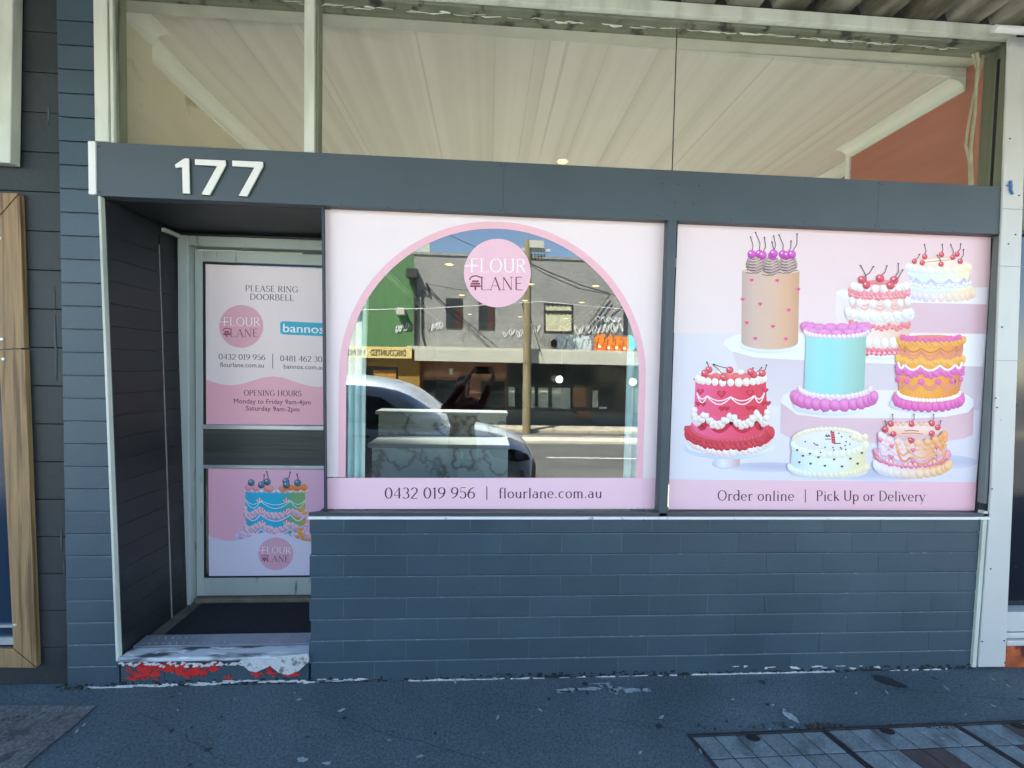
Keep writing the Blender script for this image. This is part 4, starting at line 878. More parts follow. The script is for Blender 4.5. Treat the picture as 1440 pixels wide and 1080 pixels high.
ns = empty('neighbour_shopfront', (3.4, 0, 0), 'neighbour shopfront with dark window and an orange tiled plinth past the white pillar', 'shopfront')
obj('window_pane', MB().box(2.90, 6.5, .06, .066, .32, 2.4), mat('black reflective glass', (.006,.006,.012), .08), ns)
q = MB(); q.box(2.86, 6.5, .0, .2, .205, .315); q.box(2.88, 6.5, -.02, .1, .137, .165); q.box(2.88, 6.5, -.005, .1, .17, .20); obj('sill', q, M_pil, ns, bevel=.004)
q = MB(); q.box(2.86, 6.5, .0, .2, .0, .135); obj('tiled_plinth', q, mat('orange glazed tile', (.42,.095,.03), .35, .5, 12, stain=(.10,.02,.02), stain_at=.56, stain_scale=14), ns, bevel=.004)
q = MB(); q.box(2.86, 6.5, .0, .2, 2.405, 3.6); obj('upper_panel', q, M_pil, ns)
q = MB(); q.box(2.96, 9, .0, 12, 3.61, 7.2); q.box(2.96, 6.6, 11, 12, 0, 3.6); q.box(6.51, 9, .0, 12, 0, 3.6); obj('light_block_wall', q, M_cream, ns)  # unseen mass added to keep light out on the right side

# ================================================================== AWNING
aw = empty('street_awning', (0, -1.5, 3.45), 'cantilever street awning of stained corrugated steel above the footpath', 'awning')
cm = MB(); pts = []; x = -8.0; p = .235
prof = []
while x < 9:
    prof += [(x, 0), (x+.165, 0), (x+.185, .045), (x+.215, .045)]; x += p
lo = [(a, -.009, 3.444+h) for a, h in prof]; hi = [(a, -2.10, 3.41+h) for a, h in prof]; n = len(prof)
cm.add(lo+hi+[(a, b, c+.004) for a, b, c in lo]+[(a, b, c+.004) for a, b, c in hi], [(i, i+1, n+i+1, n+i) for i in range(n-1)]+[(2*n+i, 2*n+i+1, 3*n+i+1, 3*n+i) for i in range(n-1)])
M_corr = mat('stained zinc sheet', (.30,.28,.21), .7, .15, 3, (1,.5,1), stain=(.075,.065,.04), stain_at=.49, stain_scale=3.4, stain_stretch=(1.6,.7,1), stain_soft=.10)
obj('corrugated_sheet', cm, M_corr, aw)
obj('fascia', MB().box(-8, 9, -2.15, -2.10, 3.24, 3.60), M_clean, aw, bevel=.004)
q = MB()
for yy in (-1.9,): q.box(-8, 9, yy-.04, yy+.04, 3.47, 3.6)
obj('purlin', q, M_green, aw)
ct = MB(); a = at(1397, 40.5, -.10); ct.tube([a, a+np.array([1.2, -.02, -.005])], .017, 10); bt = obj('light_batten', ct, M_clean, None)
tag(bt, 'white tube batten fixed under the awning at the top right corner', 'light batten')

# ================================================================== GROUND
def sheet(name, pts, M, th=.0): 
    mb = MB(); mb.add(pts, [tuple(range(len(pts)))]); return struct(obj(name, mb, M))
gs = MB(); GX = 40
KY = -2.72; gut = -.14
prof = [(.6, 0), (KY, -.005), (KY-.01, gut), (-14.2, -.86), (-14.21, -.74), (-15.5, -.745), (-15.6, -.745)]
struct(obj('ground', MB().add([(-250,60,-.9),(250,60,-.9),(250,-250,-.9),(-250,-250,-.9)], [(0,1,2,3)]), M_road))
f_ = MB(); f_.add([(-30,.6,0),(30,.6,0),(30,KY+.15,-.004),(-30,KY+.15,-.004)], [(0,1,2,3)]); struct(obj('footpath', f_, M_asph))
k_ = MB(); k_.box(-30, 30, KY, KY+.15, -.3, 0); struct(obj('kerb', k_, M_conc, bevel=.012))
r_ = MB(); r_.add([(-40,KY,gut),(40,KY,gut),(40,-14.2,-.86),(-40,-14.2,-.86)], [(0,1,2,3)]); struct(obj('road', r_, M_road))
M_fp2 = mat('sunlit footpath concrete', (.42,.38,.29), .85, .12, 2, stain=(.22,.17,.12), stain_at=.6, stain_scale=2.4)
k_ = MB(); k_.box(-40, 40, -15.65, -14.2, -1.0, -.745); struct(obj('far_footpath', k_, M_fp2, bevel=.02))
zr = lambda y: gut+(-.86-gut)*(y-KY)/(-14.2-KY)
def road_strip(name, u0, v0, u1, v1, w, M, h=.004):
    a, b = [], []
    def hit(u, v):
        lo_, hi_ = -14.1, -3.0
        for _ in range(40):
            mid_ = (lo_+hi_)/2; p = refl(u, v, mid_)
            if p[2] > zr(mid_): hi_ = mid_
            else: lo_ = mid_
        return p
    a, b = hit(u0, v0), hit(u1, v1)
    mb = MB()
    if h < .02: mb.add([(x, y, zr(y)+h) for x, y in ((a[0], a[1]-w/2), (b[0], b[1]-w/2), (b[0], b[1]+w/2), (a[0], a[1]+w/2))], [(0,1,2,3)])
    else: mb.hexa([(a[0], a[1]-w/2, zr(a[1])-.1), (b[0], b[1]-w/2, zr(b[1])-.1), (b[0], b[1]+w/2, zr(b[1])-.1), (a[0], a[1]+w/2, zr(a[1])-.1)], [(a[0], a[1]-w/2, zr(a[1])+h), (b[0], b[1]-w/2, zr(b[1])+h), (b[0], b[1]+w/2, zr(b[1])+h), (a[0], a[1]+w/2, zr(a[1])+h)])
    return struct(obj(name, mb, M))
M_lane = mat('lane paint', (.75,.75,.70), .7, .1, 5)
road_strip('lane_line', 768, 643.5, 1000, 646.5, .11, M_lane)
road_strip('parking_line', 600, 611, 1000, 616, .10, M_lane)
road_strip('median_strip', 300, 617, 1100, 625, .75, mat('pale median concrete', (.55,.52,.42), .8, .1, 3), .10)
# concrete slab let into the asphalt, lower left
s_ = MB(); s_.add([atz(u, v, .004) for u, v in ((-200,992),(40,991.5),(135,992.5),(100,1024),(64,1052),(30,1082),(-60,1140),(-300,1140))], [tuple(range(8))]); struct(obj('concrete_slab', s_, M_slab))
wt = MB()
for u, v, rx, ry in ((797,970.5,.055,.007),(828,968.5,.06,.006),(874,968,.03,.005),(890,970.5,.045,.007),(858,966,.012,.012),(866,972,.012,.010),(1110,1006,.022,.018),(908,970,.03,.005),(795,973,.04,.003),(862,972,.02,.006),(845,961,.05,.002),(425,1068,.02,.006),(460,1073,.014,.004)):
    c = atz(u, v, .004); b0 = MB(); blotch(b0, c[0], 0, rx, ry*2, 0, n=18, seed=int(u), rough=.45); wt.add([(p[0], c[1]+p[2], .0035+(.0005 if i < 18 else 0)) for i, p in enumerate(b0.v)], b0.f)
struct(obj('spilled_paint', wt, mat('dried paint', (.34,.40,.42), .8, .30, 40, stain=(.10,.14,.16), stain_at=.58, stain_scale=45)), 'stuff')
st_ = MB(); c = atz(1250, 958, .003); b0 = MB(); blotch(b0, 0, 0, .055, .045, 0, n=20, seed=5, rough=.3); st_.add([(c[0]+p[0]+p[2]*-.5, c[1]+p[2], .003) for p in b0.v[:20]], [tuple(range(20))]); struct(obj('damp_stain', st_, mat('damp asphalt', (.025,.032,.036), .6)), 'stuff')
lt = MB()
spots = [(1204,976),(1247,975),(1396,956),(1418,966),(1397,994),(1358,1006),(1086,993),(547,1042),(640,960),(570,960),(512,935),(1300,1032),(1325,1040),(1350,1031),(1260,1075),(118,1021),(108,1030),(1082,1027),(1113,1024),(985,1058),(1331,969),(845,966),(700,1010),(860,1030),(330,985),(480,1000),(590,1065),(760,1000),(930,1010),(1030,985),(420,985),(250,1000),(680,1060),(900,1060),(380,1035)]
for i, (u, v) in enumerate(spots):
    c = atz(u, v, .0); s1 = rnd.uniform(.003, .010); a_ = rnd.uniform(0, 3.1); dx, dy = math.cos(a_)*s1*rnd.uniform(1, 2.2), math.sin(a_)*s1*rnd.uniform(1,2.2)
    lt.hexa([c+np.array([-dx,-dy,.004]), c+np.array([dy*.4,-dx*.4,.004]), c+np.array([dx,dy,.004]), c+np.array([-dy*.4,dx*.4,.004])], [c+np.array([-dx,-dy,.0075]), c+np.array([dy*.4,-dx*.4,.006]), c+np.array([dx,dy,.0085]), c+np.array([-dy*.4,dx*.4,.006])])
for i in range(26):
    x, y = rnd.uniform(-2.4, 3.2), -abs(rnd.gauss(0, .5))-.02; s1 = rnd.uniform(.001, .0028); lt.box(x-s1, x+s1, y-s1, y+s1, -.001, s1*.8)
struct(obj('litter', lt, mat('paper scrap', (.28,.32,.33), .7, .4, 50)), 'stuff')
gr_ = MB()
for i in range(150):
    u = rnd.choice((rnd.gauss(1150,14), rnd.gauss(1322,12), rnd.gauss(105,12), rnd.uniform(970,1440))); v = 1022+rnd.gauss(0,2.5) if u > 900 else 966+rnd.gauss(0,2)
    c = atz(u, v, 0); s1 = rnd.uniform(.003,.009); gr_.lathe([(s1,0),(s1*.8,s1*.7),(s1*.2,s1)], (c[0], c[1], -.001), 6)
struct(obj('dirt', gr_, mat('dirt and moss', (.045,.05,.035), .95, .5, 60)), 'stuff')

gm = MB()
for i in range(60):
    x, y = rnd.uniform(-2.3, 3.2), rnd.uniform(-1.2, -.04); r_ = rnd.uniform(.006, .018); b0 = MB(); blotch(b0, 0, 0, r_, r_*.9, 0, n=12, seed=700+i, rough=.25); gm.add([(x+p[0], y+p[2], .0022) for p in b0.v[:12]], [tuple(range(12))])
struct(obj('gum_spot', gm, mat('old gum', (.030,.042,.048), .7, .4, 30)), 'stuff')
ck_ = MB()
for (u0, v0, u1, v1) in ((440,1000,700,1075),(700,985,960,1028),(200,1000,330,1080),(1180,962,1440,985)):
    p = None
    for i in range(15):
        t = i/14; c = atz(u0+(u1-u0)*t+rnd.uniform(-7,7), v0+(v1-v0)*t+rnd.uniform(-2,2), .0018)
        if p is not None:
            d_ = (c-p)/np.linalg.norm(c-p); n_ = np.array([-d_[1], d_[0], 0])*rnd.uniform(.0004,.0011); ck_.add([p-n_, c-n_, c+n_, p+n_], [(0,1,2,3)])
        p = c
struct(obj('pavement_crack', ck_, mat('crack dirt', (.026,.038,.045), .9)), 'stuff')

# service pit covers: steel tray with paver inserts
M_pav = mat('grey paver insert', (.165,.215,.230), .8, .18, 9, bump=.6, bscale=150, stain=(.10,.13,.14), stain_at=.62, stain_scale=6, grain=(110,.22), island=.14)
M_iron = mat('rusted steel frame', (.022,.022,.024), .7, .4, 20, bump=.4); M_rust = mat('rusty paver', (.075,.058,.056), .85, .3, 14, bump=.5)
TLp, TR1, TR2 = atz(966,1034,.0), atz(1155,1025,.0), atz(1340,1018,.0)
ux = (TR2-TLp)/np.linalg.norm(TR2-TLp); lv = atz(1005,1080,0)-TLp; uy = lv/np.linalg.norm(lv)
def pit(org, W, label, rust=()):
    t = empty('pit_cover', tuple(org), label, 'pit cover', 'service pit covers in the footpath')
    T = lambda a, b, h: org+ux*a+uy*b+np.array([0,0,h]); Lg = .92
    def bar(mb, a0, a1, b0, b1, h): mb.hexa([T(a0,b0,-.01),T(a1,b0,-.01),T(a1,b1,-.01),T(a0,b1,-.01)], [T(a0,b0,h),T(a1,b0,h),T(a1,b1,h),T(a0,b1,h)])
    fr = MB(); bar(fr, 0, W, 0, .012, .006); bar(fr, 0, W, Lg-.012, Lg, .006); bar(fr, 0, .012, .0122, Lg-.0122, .006); bar(fr, W-.010, W, .0122, Lg-.0122, .006); obj('steel_frame', fr, M_iron, t, bevel=.002)
    bs = MB(); bar(bs, .0125, W-.0105, .0125, Lg-.0125, .0005); obj('tray', bs, M_iron, t)
    n, r = 6, 8; cw, ch = (W-.024)/n, (Lg-.026)/r; pv = MB(); ru = MB()
    for i in range(n):
        for j in range(r):
            bar(ru if (i, j) in rust else pv, .013+i*cw+.0030, .013+(i+1)*cw-.0030, .013+j*ch+.0030, .013+(j+1)*ch-.0030, .004+rnd.uniform(-.0006,.0006))
    obj('paver_insert', pv, M_pav, t, bevel=.002)
    if rust: obj('rusty_insert', ru, M_rust, t, bevel=.002)
    c = T(.02+2.55*cw, .032, .0048); h = MB(); h.prism([c+ux*.030*math.cos(a_)+uy*.020*math.sin(a_) for a_ in [2*math.pi*i/14 for i in range(14)]], (0,0,.0006)); obj('lifting_hole', h, mat('lifting hole', (.012,.010,.009), .9), t)
W1 = np.linalg.norm(TR1-TLp); W2 = np.linalg.norm(TR2-TR1)
pit(TLp, W1-.004, 'leftmost paver filled pit cover, its whole left edge in view')
pit(TR1, W2-.004, 'middle paver filled pit cover with two rust dark inserts', ((2,1),(3,1)))
pit(TR2, W2, 'pit cover cut off by the right edge, darker pavers', ((2,0),(1,1),(3,2)))

# ================================================================== SHOP INTERIOR THINGS
M_lamp = emit_mat('warm lamp', (1,.50,.16), .5)
def dlight(x, y, label, s=1.0):
    z = ZC(x); t = empty('downlight', (x, y, z), label, 'downlight', 'downlights in the shop ceiling')
    a = MB(); a.lathe([(.075*s,-.002),(.085*s,-.008),(.068*s,-.012),(.062*s,-.002)], (x, y, z), 18); obj('trim_ring', a, M_clean, t)
    a = MB(); a.lathe([(.060*s,-.004),(.055*s,-.010),(.02*s,-.014)], (x, y, z), 16); obj('lamp', a, M_lamp, t)
    if y > 2.5: return
    ld = bpy.data.lights.new('downlight', 'SPOT'); ld.energy = 150; ld.color = (1,.97,.90); ld.spot_size = 1.15; ld.spot_blend = .6; ld.shadow_soft_size = .05
    lo_ = bpy.data.objects.new('beam', ld); COL.objects.link(lo_); lo_.parent = t; lo_.location = (0, 0, -.03)
dz = atz(790, 229, 3.37)
L1 = 'round warm downlight recessed in the ceiling, seen through the arch'
q = MB()
dlight(dz[0], dz[1]-.04, 'glowing warm downlight just above the fascia, outside the arch', .62)
for x, y in ((-.69,2.2),(2.0,2.2)): dlight(x, y, 'added unseen downlight behind the fascia that brightens the shop ceiling')  # added unseen lamps whose spots light the floor and front ceiling
for x, y in ((-.69,5.4),(.86,6.7),(2.18,6.5),(-.66,8.5),(2.36,8.6),(-.61,12.2),(.94,8.8),(2.6,12.0),(1.07,12.2)): dlight(x, y, L1)
M_marble = mat('veined grey marble', (.46,.51,.53), .25, .12, 2.5, vein=((.26,.23,.22), 2.6, .035, (1.5,1,1.5)))
ctr = empty('counter', (-.35, .80, .15), 'grey marble shop counter with a raised ledge behind the arch', 'counter')
obj('front_panel', MB().box(-.775, .155, .80, .84, .15, 1.045), M_marble, ctr, bevel=.003); obj('counter_top', MB().box(-.80, .165, .78, 1.15, 1.046, 1.075), mat('pale stone ledge', (.22,.235,.23), .4), ctr, bevel=.004)
obj('upstand', MB().box(-.82, .155, 1.155, 1.19, 1.046, 1.235), mat('darkened grey marble', (.26,.27,.26), .3, .12, 2.5, vein=((.07,.055,.05), 2.6, .05, (1.5,1,1.5))), ctr); obj('ledge', MB().box(-.84, .165, 1.13, 1.32, 1.236, 1.262), mat('pale stone ledge', (.22,.235,.23), .4), ctr, bevel=.004)  # marble copy darkened in colour to offset the spot on the upstand
M_cur = mat('pale blue curtain', (.78,.88,.89), .8, .1, 12)
for xa, xb, lab in ((-.80, -.625, 'pale blue curtain gathered at the left edge of the arch'), (.745, .87, 'pale blue curtain gathered at the right edge of the arch')):
    mb = MB(); n = 60; P0 = []
    for i in range(n+1):
        t = i/n; P0.append((xa+(xb-xa)*t, .095+.022*math.sin(t*2*math.pi*(5 if xa < 0 else 3.5))))
    mb.add([(x, y, .5) for x, y in P0]+[(x, y, 2.15) for x, y in P0]+[(x, y+.004, .5) for x, y in P0]+[(x, y+.004, 2.15) for x, y in P0], [(i, i+1, n+2+i, n+1+i) for i in range(n)]+[(2*n+2+i, 2*n+3+i, 3*n+4+i, 3*n+3+i) for i in range(n)])
    cu = tag(obj('curtain', mb, M_cur, smooth=True), lab, 'curtain', 'curtains inside the arched window')
cb = empty('hanging_cable', (2.65, .2, 2.6), 'loose twisted cables dangling inside the transom glass at top right', 'cable')
for k, (pts, r) in enumerate((([(1374,74),(1376,90),(1374,105),(1372,130),(1371,160),(1367,190),(1365,210),(1367,262)], .0075), ([(1383,78),(1379,92),(1376,108),(1373,118),(1366,150),(1361,180),(1358,205),(1363,225),(1364,262)], .006), ([(1368,76),(1373,95),(1376,104),(1382,86)], .006))):
    a = MB(); a.tube([at(u, v, .074+.008*k) for u, v in pts], r, 7); obj('cable_strand', a, mat('dusty cable', (.50,.46,.33), .7, .2, 20), cb)

# ================================================================== ACROSS THE STREET (seen mirrored in the arched window)
FY = -15.6
RF = lambda u, v, Y=FY: refl(u, v, Y)
def rpoly(mb, px, Y=FY, dep=.05):          # block standing on the far facade plane, outline given where the window mirrors it
    mb.prism([RF(u, v, Y) for u, v in px], (0, -dep, 0)); return mb
M_gbrick = mat('grey painted brick', (.245,.245,.228), .85, .24, 3.5, (1,1,5), bump=.3, bscale=40, grain=(7,.10), stain=(.32,.31,.28), stain_at=.6, stain_scale=1.2, stain_soft=.2)
M_gpaint = mat('green painted brick', (.085,.20,.075), .8, .12, 1.6, bump=.3, bscale=40)
M_fasc = mat('cream awning fascia', (.52,.51,.42), .6, .08, 1)
M_dk = mat('dark shopfront', (.075,.070,.062), .5, .3, 2); M_brn = mat('brown shopfront', (.24,.115,.07), .6, .2, 2)
M_pane = mat('dark window glass', (.035,.045,.05), .08, .2, 1); M_sash = mat('sash paint', (.04,.035,.03), .5)
GZ = -.75
bb = empty('brick_building', (1.5, FY-3, GZ), 'two storey grey brick shop building covered in graffiti, mirrored in the arched window', 'building')
a = RF(582.5, 358); XB0 = a[0]; ZR = 6.20
w_ = MB(); w_.box(XB0, 12, FY-8, FY, 2.45, ZR); w_.box(XB0, 12, FY-8, FY-1.2, GZ-.3, 2.44); obj('wall', w_, M_gbrick, bb)
w_ = MB(); w_.box(XB0-.02, 12, FY-.15, FY+.04, ZR-.001, ZR+.10); obj('parapet', w_, M_gbrick, bb)
w_ = MB(); w_.hexa([RF(583,491,FY+1.4), RF(1010,498,FY+1.4), RF(1010,516.5,FY+1.4), RF(583,507,FY+1.4)], [RF(583,491,FY+1.4)-np.array([0,.1,0]), RF(1010,498,FY+1.4)-np.array([0,.1,0]), RF(1010,516.5,FY+1.4)-np.array([0,.1,0]), RF(583,507,FY+1.4)-np.array([0,.1,0])]); obj('awning_fascia', w_, M_fasc, bb)
w_ = MB(); w_.box(XB0, 12, FY+.0, FY+1.3, 2.28, 2.40); obj('awning_roof', w_, M_fasc, bb)
for (u0, v0, u1, v1, kind) in ((627,419,650.5,462,0),(673,420,695.5,463.5,0),(765,426,806,468,1),(877,432,893,470,0)):
    fr = MB(); p = [RF(u0,v0,FY+.03), RF(u1,v0+.5,FY+.03), RF(u1,v1,FY+.03), RF(u0,v1-.5,FY+.03)]; fr.prism(p, (0,-.08,0)); wf_ = obj('window', fr, M_sash, bb)
    g_ = MB(); sx = (p[1]-p[0])*.07; sz = (p[3]-p[0])*.04
    md = .5
    if kind == 0:
        for fa, fb, va_, vb_ in ((.08,.92,.06,.26),(.08,.55,.32,.95)): g_.prism([p[0]+(p[1]-p[0])*x_+(p[3]-p[0])*y_+np.array([0,.004,0]) for x_, y_ in ((fa,va_),(fb,va_),(fb,vb_),(fa,vb_))], (0,-.002,0))
        obj('pane', g_, M_pane, wf_)
        g_ = MB(); g_.prism([p[0]+(p[1]-p[0])*x_+(p[3]-p[0])*y_+np.array([0,.005,0]) for x_, y_ in ((.6,.32),(.92,.32),(.92,.95),(.6,.95))], (0,-.002,0)); obj('open_sash', g_, mat('maroon room', (.07,.022,.018), .8), wf_)
    else:
        for fa, fb, va_, vb_ in ((.05,.95,.05,.26),(.05,.48,.32,.96),(.52,.95,.32,.96)): g_.prism([p[0]+(p[1]-p[0])*x_+(p[3]-p[0])*y_+np.array([0,.004,0]) for x_, y_ in ((fa,va_),(fb,va_),(fb,vb_),(fa,vb_))], (0,-.002,0))
        obj('pane', g_, M_pane, wf_)
        cu = MB()
        for top in (.08,.36):
            n = 24; bot = .5 if top < .2 else .95
            for i in range(n):
                x_ = .06+.88*i/n; zz = top+.05*abs(math.sin(i*math.pi/4.0)); q4 = [p[0]+(p[1]-p[0])*xx+(p[3]-p[0])*yy+np.array([0,.012+.008*(i%2)-(.006 if top < .2 else 0),0]) for xx, yy in ((x_,zz),(x_+.88/n-.006,zz),(x_+.88/n-.006,.25 if top < .2 else bot),(x_,.25 if top < .2 else bot))]
                cu.prism(q4, (0,-.003,0))
        obj('curtain_fabric', cu, mat('cream net curtain', (.62,.60,.40), .9, .2, 6), wf_)
# shopfronts under the awning
q = MB(); rpoly(q, [(583,506),(712,509),(712,598),(583,597)], FY-.9, .1); sfb = obj('brown_shopfront', q, M_brn, bb)
q = MB()
for u0, v0, u1, v1 in ((596,521,648,530),(656,523,672,531),(676,524,710,532)): rpoly(q, [(u0,v0),(u1,v0+.8),(u1,v1),(u0,v1)], FY-.88, .015)
obj('tan_panel', q, mat('tan transom', (.36,.22,.15), .5), sfb)  # tan panels across the top of the brown shopfront
q = MB()
for u0, v0, u1, v1 in ((596,534,648,580),(676,536,710,580)): rpoly(q, [(u0,v0),(u1,v0+.8),(u1,v1),(u0,v1)], FY-.88, .015)
obj('shop_window', q, M_pane, sfb)
q = MB(); rpoly(q, [(583,580),(712,582),(712,598),(583,597)], FY-.86, .03); obj('stall_riser', q, mat('grey brown riser', (.24,.21,.17), .7), sfb)
q = MB(); rpoly(q, [(712,508),(900,513),(900,601),(712,598)], FY-.9, .1); sfd = obj('dark_shopfront', q, M_dk, bb)
q = MB()
for u0, v0, u1, v1 in ((715,512,735,541),(745,513,773,541),(775,513,804,541),(806,514,865,541),(715,543,735,575),(745,543,772,575),(775,543,804,575),(835,543,865,575)): rpoly(q, [(u0,v0),(u1,v0+.6),(u1,v1),(u0,v1)], FY-.88, .015)
obj('shop_window', q, M_pane, sfd)
for c_, quads in (((.40,.46,.41), ((715,544,724,572),(746,544,752,574),(757,545,771,574),(776,545,802,575),(833,549,841,572),(888,546,897,580))), ((.29,.17,.10), ((806,545,824,572),(812,578,832,590))), ((.60,.62,.57), ((760,549,770,551),(760,555,770,557),(760,562,770,564),(833,565,841,573),(843,572,853,575)))):
    q = MB()
    for u0, v0, u1, v1 in quads: rpoly(q, [(u0,v0),(u1,v0+.3),(u1,v1),(u0,v1)], FY-.862 if c_[0] < .5 else FY-.85, .012)
    obj('display_panel', q, mat('display %.2f' % c_[0], c_, .6, .15, 3), sfd)
q = MB(); rpoly(q, [(712,576),(810,579),(870,580),(900,581),(900,601),(712,598)], FY-.87, .02); obj('stall_riser', q, mat('grey riser', (.20,.20,.18), .7), sfd)
# graffiti
def gmap(u, v, k): return RF(u, v, FY+.012+.002*k)
PG = Print(gmap)
def tagline(x0, y0, x1, y1, h, n, w, c, seed):
    r = random.Random(seed)
    for i in range(n):
        cx = x0+(x1-x0)*(i+.5)/n; cy = y0+(y1-y0)*(i+.5)/n; rw = (x1-x0)/n*.55
        a0 = r.uniform(0, 6.28); pts = [(cx+rw*math.cos(a0+t*.75*(1 if i % 2 else -1))*(1-.03*t)+t*.12, cy-h/2*math.sin(a0*1.3+t*.9)) for t in range(8)]
        PG.line(pts, w, c)
tagline(556,463,580,457,11,5,1.1,(238,240,238),1); tagline(602,462,622,457,10,5,1.1,(228,230,228),2)
tagline(706,471,724,465,8,4,1.0,(222,224,222),3); tagline(725,470,760,461,10,7,1.0,(226,224,220),4); tagline(838,448,873,450,7,7,1.0,(230,236,236),5); tagline(808,464,876,460,13,11,1.1,(226,228,226),6)
tagline(648,480,665,452,8,5,.5,(70,70,66),7); tagline(755,474,778,484,14,5,.5,(90,84,78),8)
for i, (x, y, rx, ry) in enumerate(((787,484,9,13),(800,484,9,14),(812,485,8,13),(823,484,9,13))): PG.ell(x, y, rx, ry, (196,206,208), (150,162,166), n=12, wob=.16, ph=i*2); PG.line([(x-rx*.6,y+6),(x-2,y-7),(x+4,y+3),(x+rx*.6,y-8)], 1.2, (60,60,64))
for i, (x, y, rx, ry) in enumerate(((845,483,10,14),(858,485,8,14),(869,485,8,14),(880,486,8,13))): PG.ell(x, y, rx, ry, (236,140,60), (206,92,40), n=12, wob=.16, ph=i*2+1); PG.line([(x-rx*.6,y+7),(x-3,y-8),(x+3,y+4),(x+rx*.6,y-9)], 1.5, (110,36,24)); PG.ell(x-2, y+4, 2.4, 2.4, (250,236,190), n=8)
PG.ell(779,483,5,6,(60,24,24),(40,20,24),n=10); PG.poly([(884,470),(893,476),(899,486),(888,494),(884,488)], (70,206,206)); PG.line([(770,494),(830,496),(884,499)], 2, (226,200,190))
PG.out('graffiti', bb)
pp = MB(); pp.tube([RF(584,381,FY+.12), RF(583.5,488,FY+.12)], .06, 8); rh = RF(580,385,FY+.15); pp.box(rh[0]-.22, rh[0]+.22, FY+.05, FY+.35, rh[2]-.18, rh[2]+.18); obj('downpipe', pp, M_sash, bb)
pp = MB(); pp.tube([RF(600,412,FY+.06), RF(593,408,FY+.06), RF(593.5,470,FY+.06), RF(598,488,FY+.06)], .035, 6); pp.tube([RF(600,398,FY+.1), RF(602,410,FY+.1)], .06, 6); obj('service_conduit', pp, M_sash, bb)

gb = empty('green_building', (-6, FY-3, GZ), 'green painted shop building with a cream wing beside it, mirrored in the arch', 'building')
w_ = MB(); xg = RF(509, 450)[0]; w_.box(xg, XB0-.005, FY-8, FY-.02, 2.3, 6.24); w_.box(xg, XB0-.005, FY-8, FY-.7, GZ-.3, 2.29); obj('wall', w_, M_gpaint, gb)
w_ = MB(); w_.box(-16, xg-.005, FY-8, FY-.06, GZ-.3, RF(500,418)[2]); ce = obj('cream_wing', w_, M_fasc, gb)
q = MB(); rpoly(q, [(499,423),(509,422),(509,450),(499,451)], FY-.03, .02); obj('window', q, M_pane, ce)
w_ = MB(); P0 = [RF(590-9, 358, FY-3)]+[RF(u, v, FY-3) for u, v in ((583,345),(590,339),(600,336),(604,343),(605,352),(601,359))]; w_.prism(P0, (0,-.3,0)); obj('curved_roof', w_, mat('pale green roof', (.45,.50,.42), .6, .1, 2), gb)
q = MB(); rpoly(q, [(560,502),(590,503),(590,598),(560,597)], FY-.55, .1); rpoly(q, [(440,502),(590,503),(590,516),(440,514)], FY-.52, .05); obj('ochre_front', q, mat('ochre shop paint', (.30,.17,.035), .6, .15, 2), gb)
q = MB(); rpoly(q, [(440,514),(560,516),(560,597),(440,596)], FY-.6, .04); obj('shop_window', q, M_dk, gb)
q = MB(); rpoly(q, [(524,520),(557,521),(557,533),(524,532)], FY-.5, .02); obj('window_sign', q, mat('orange window sign', (.42,.20,.04), .6), gb)
fl = MB(); c0 = RF(565,439,FY); fl.box(c0[0]-.16, c0[0]+.16, FY-.02, FY+.3, c0[2]-.14, c0[2]+.14); obj('floodlight', fl, M_fasc, gb, bevel=.02)
q = MB(); rpoly(q, [(430,486),(579,488),(579,504),(430,502)], FY+1.35, .1); sg = obj('shop_sign', q, mat('pale yellow sign', (.72,.56,.22), .5, .05, 1))
tag(sg, 'pale yellow fascia sign with dark mirrored capitals', 'sign')
PS = Print(lambda u, v, k: RF(u, v, FY+1.362+.002*k)); PS.sans('DISCOUNTED', (571,500.5), (521,499.5), 8.2, (34,34,30)); PS.sans('MENS', (513,499.3), (488,498.8), 8.2, (34,34,30)); PS.out('lettering', sg)

# pole, cables, globes
up_ = empty('utility_pole', tuple(RF(740,600,FY+1.6)), 'tall weathered timber utility pole on the far footpath, mirrored in the arch', 'utility pole')
b0 = RF(740.5,600,FY+1.75); t0 = RF(742.5,338,FY+1.75)
q = MB(); q.tube([b0-np.array([0,0,.5]), b0, (b0+t0)/2, t0], [.17,.165,.15,.13], 14); obj('pole', q, mat('silvered pole timber', (.24,.20,.11), .85, .25, 5, (5,5,.3), bump=.4), up_)
q = MB(); q.box(t0[0]-.25, t0[0]+.85, t0[1]-.05, t0[1]+.05, t0[2]-.42, t0[2]-.30); q.box(t0[0]+.05, t0[0]+.6, t0[1]-.12, t0[1]+.12, t0[2]-.30, t0[2]-.02); obj('crossarm', q, M_fasc, up_, bevel=.01)
q = MB()
for i in range(9): q.lathe([(.03,0),(.05,.03),(.03,.06),(.045,.09),(.02,.12)], (t0[0]+.15+.12*(i%5), t0[1]+.1*(i//5), t0[2]-.6-.16*(i//5)), 8)
obj('insulator', q, M_sash, up_)
ck = MB(); ck.tube([RF(737,428,FY+1.7), RF(734,425,FY+1.5), RF(737,441,FY+1.7)], .03, 6); obj('bracket', ck, M_sash, up_)
def cable(pts, r, label, c=M_sash):
    mb = MB(); mb.tube([RF(u, v, Y) for u, v, Y in pts], r, 6); tag(obj('overhead_cable', mb, c), label, 'cable', 'overhead service cables across the street')
cable([(744,370,FY+1.7),(775,384,FY+1.3),(820,402,FY+.8),(858,413,FY+.2)], .022, 'overhead cable falling from the pole to the right of the brick wall')
cable([(744,372,FY+1.7),(768,386,FY+1.3),(815,406,FY+.8),(872,417,FY+.2)], .018, 'lower overhead cable beside the one falling from the pole to the right')
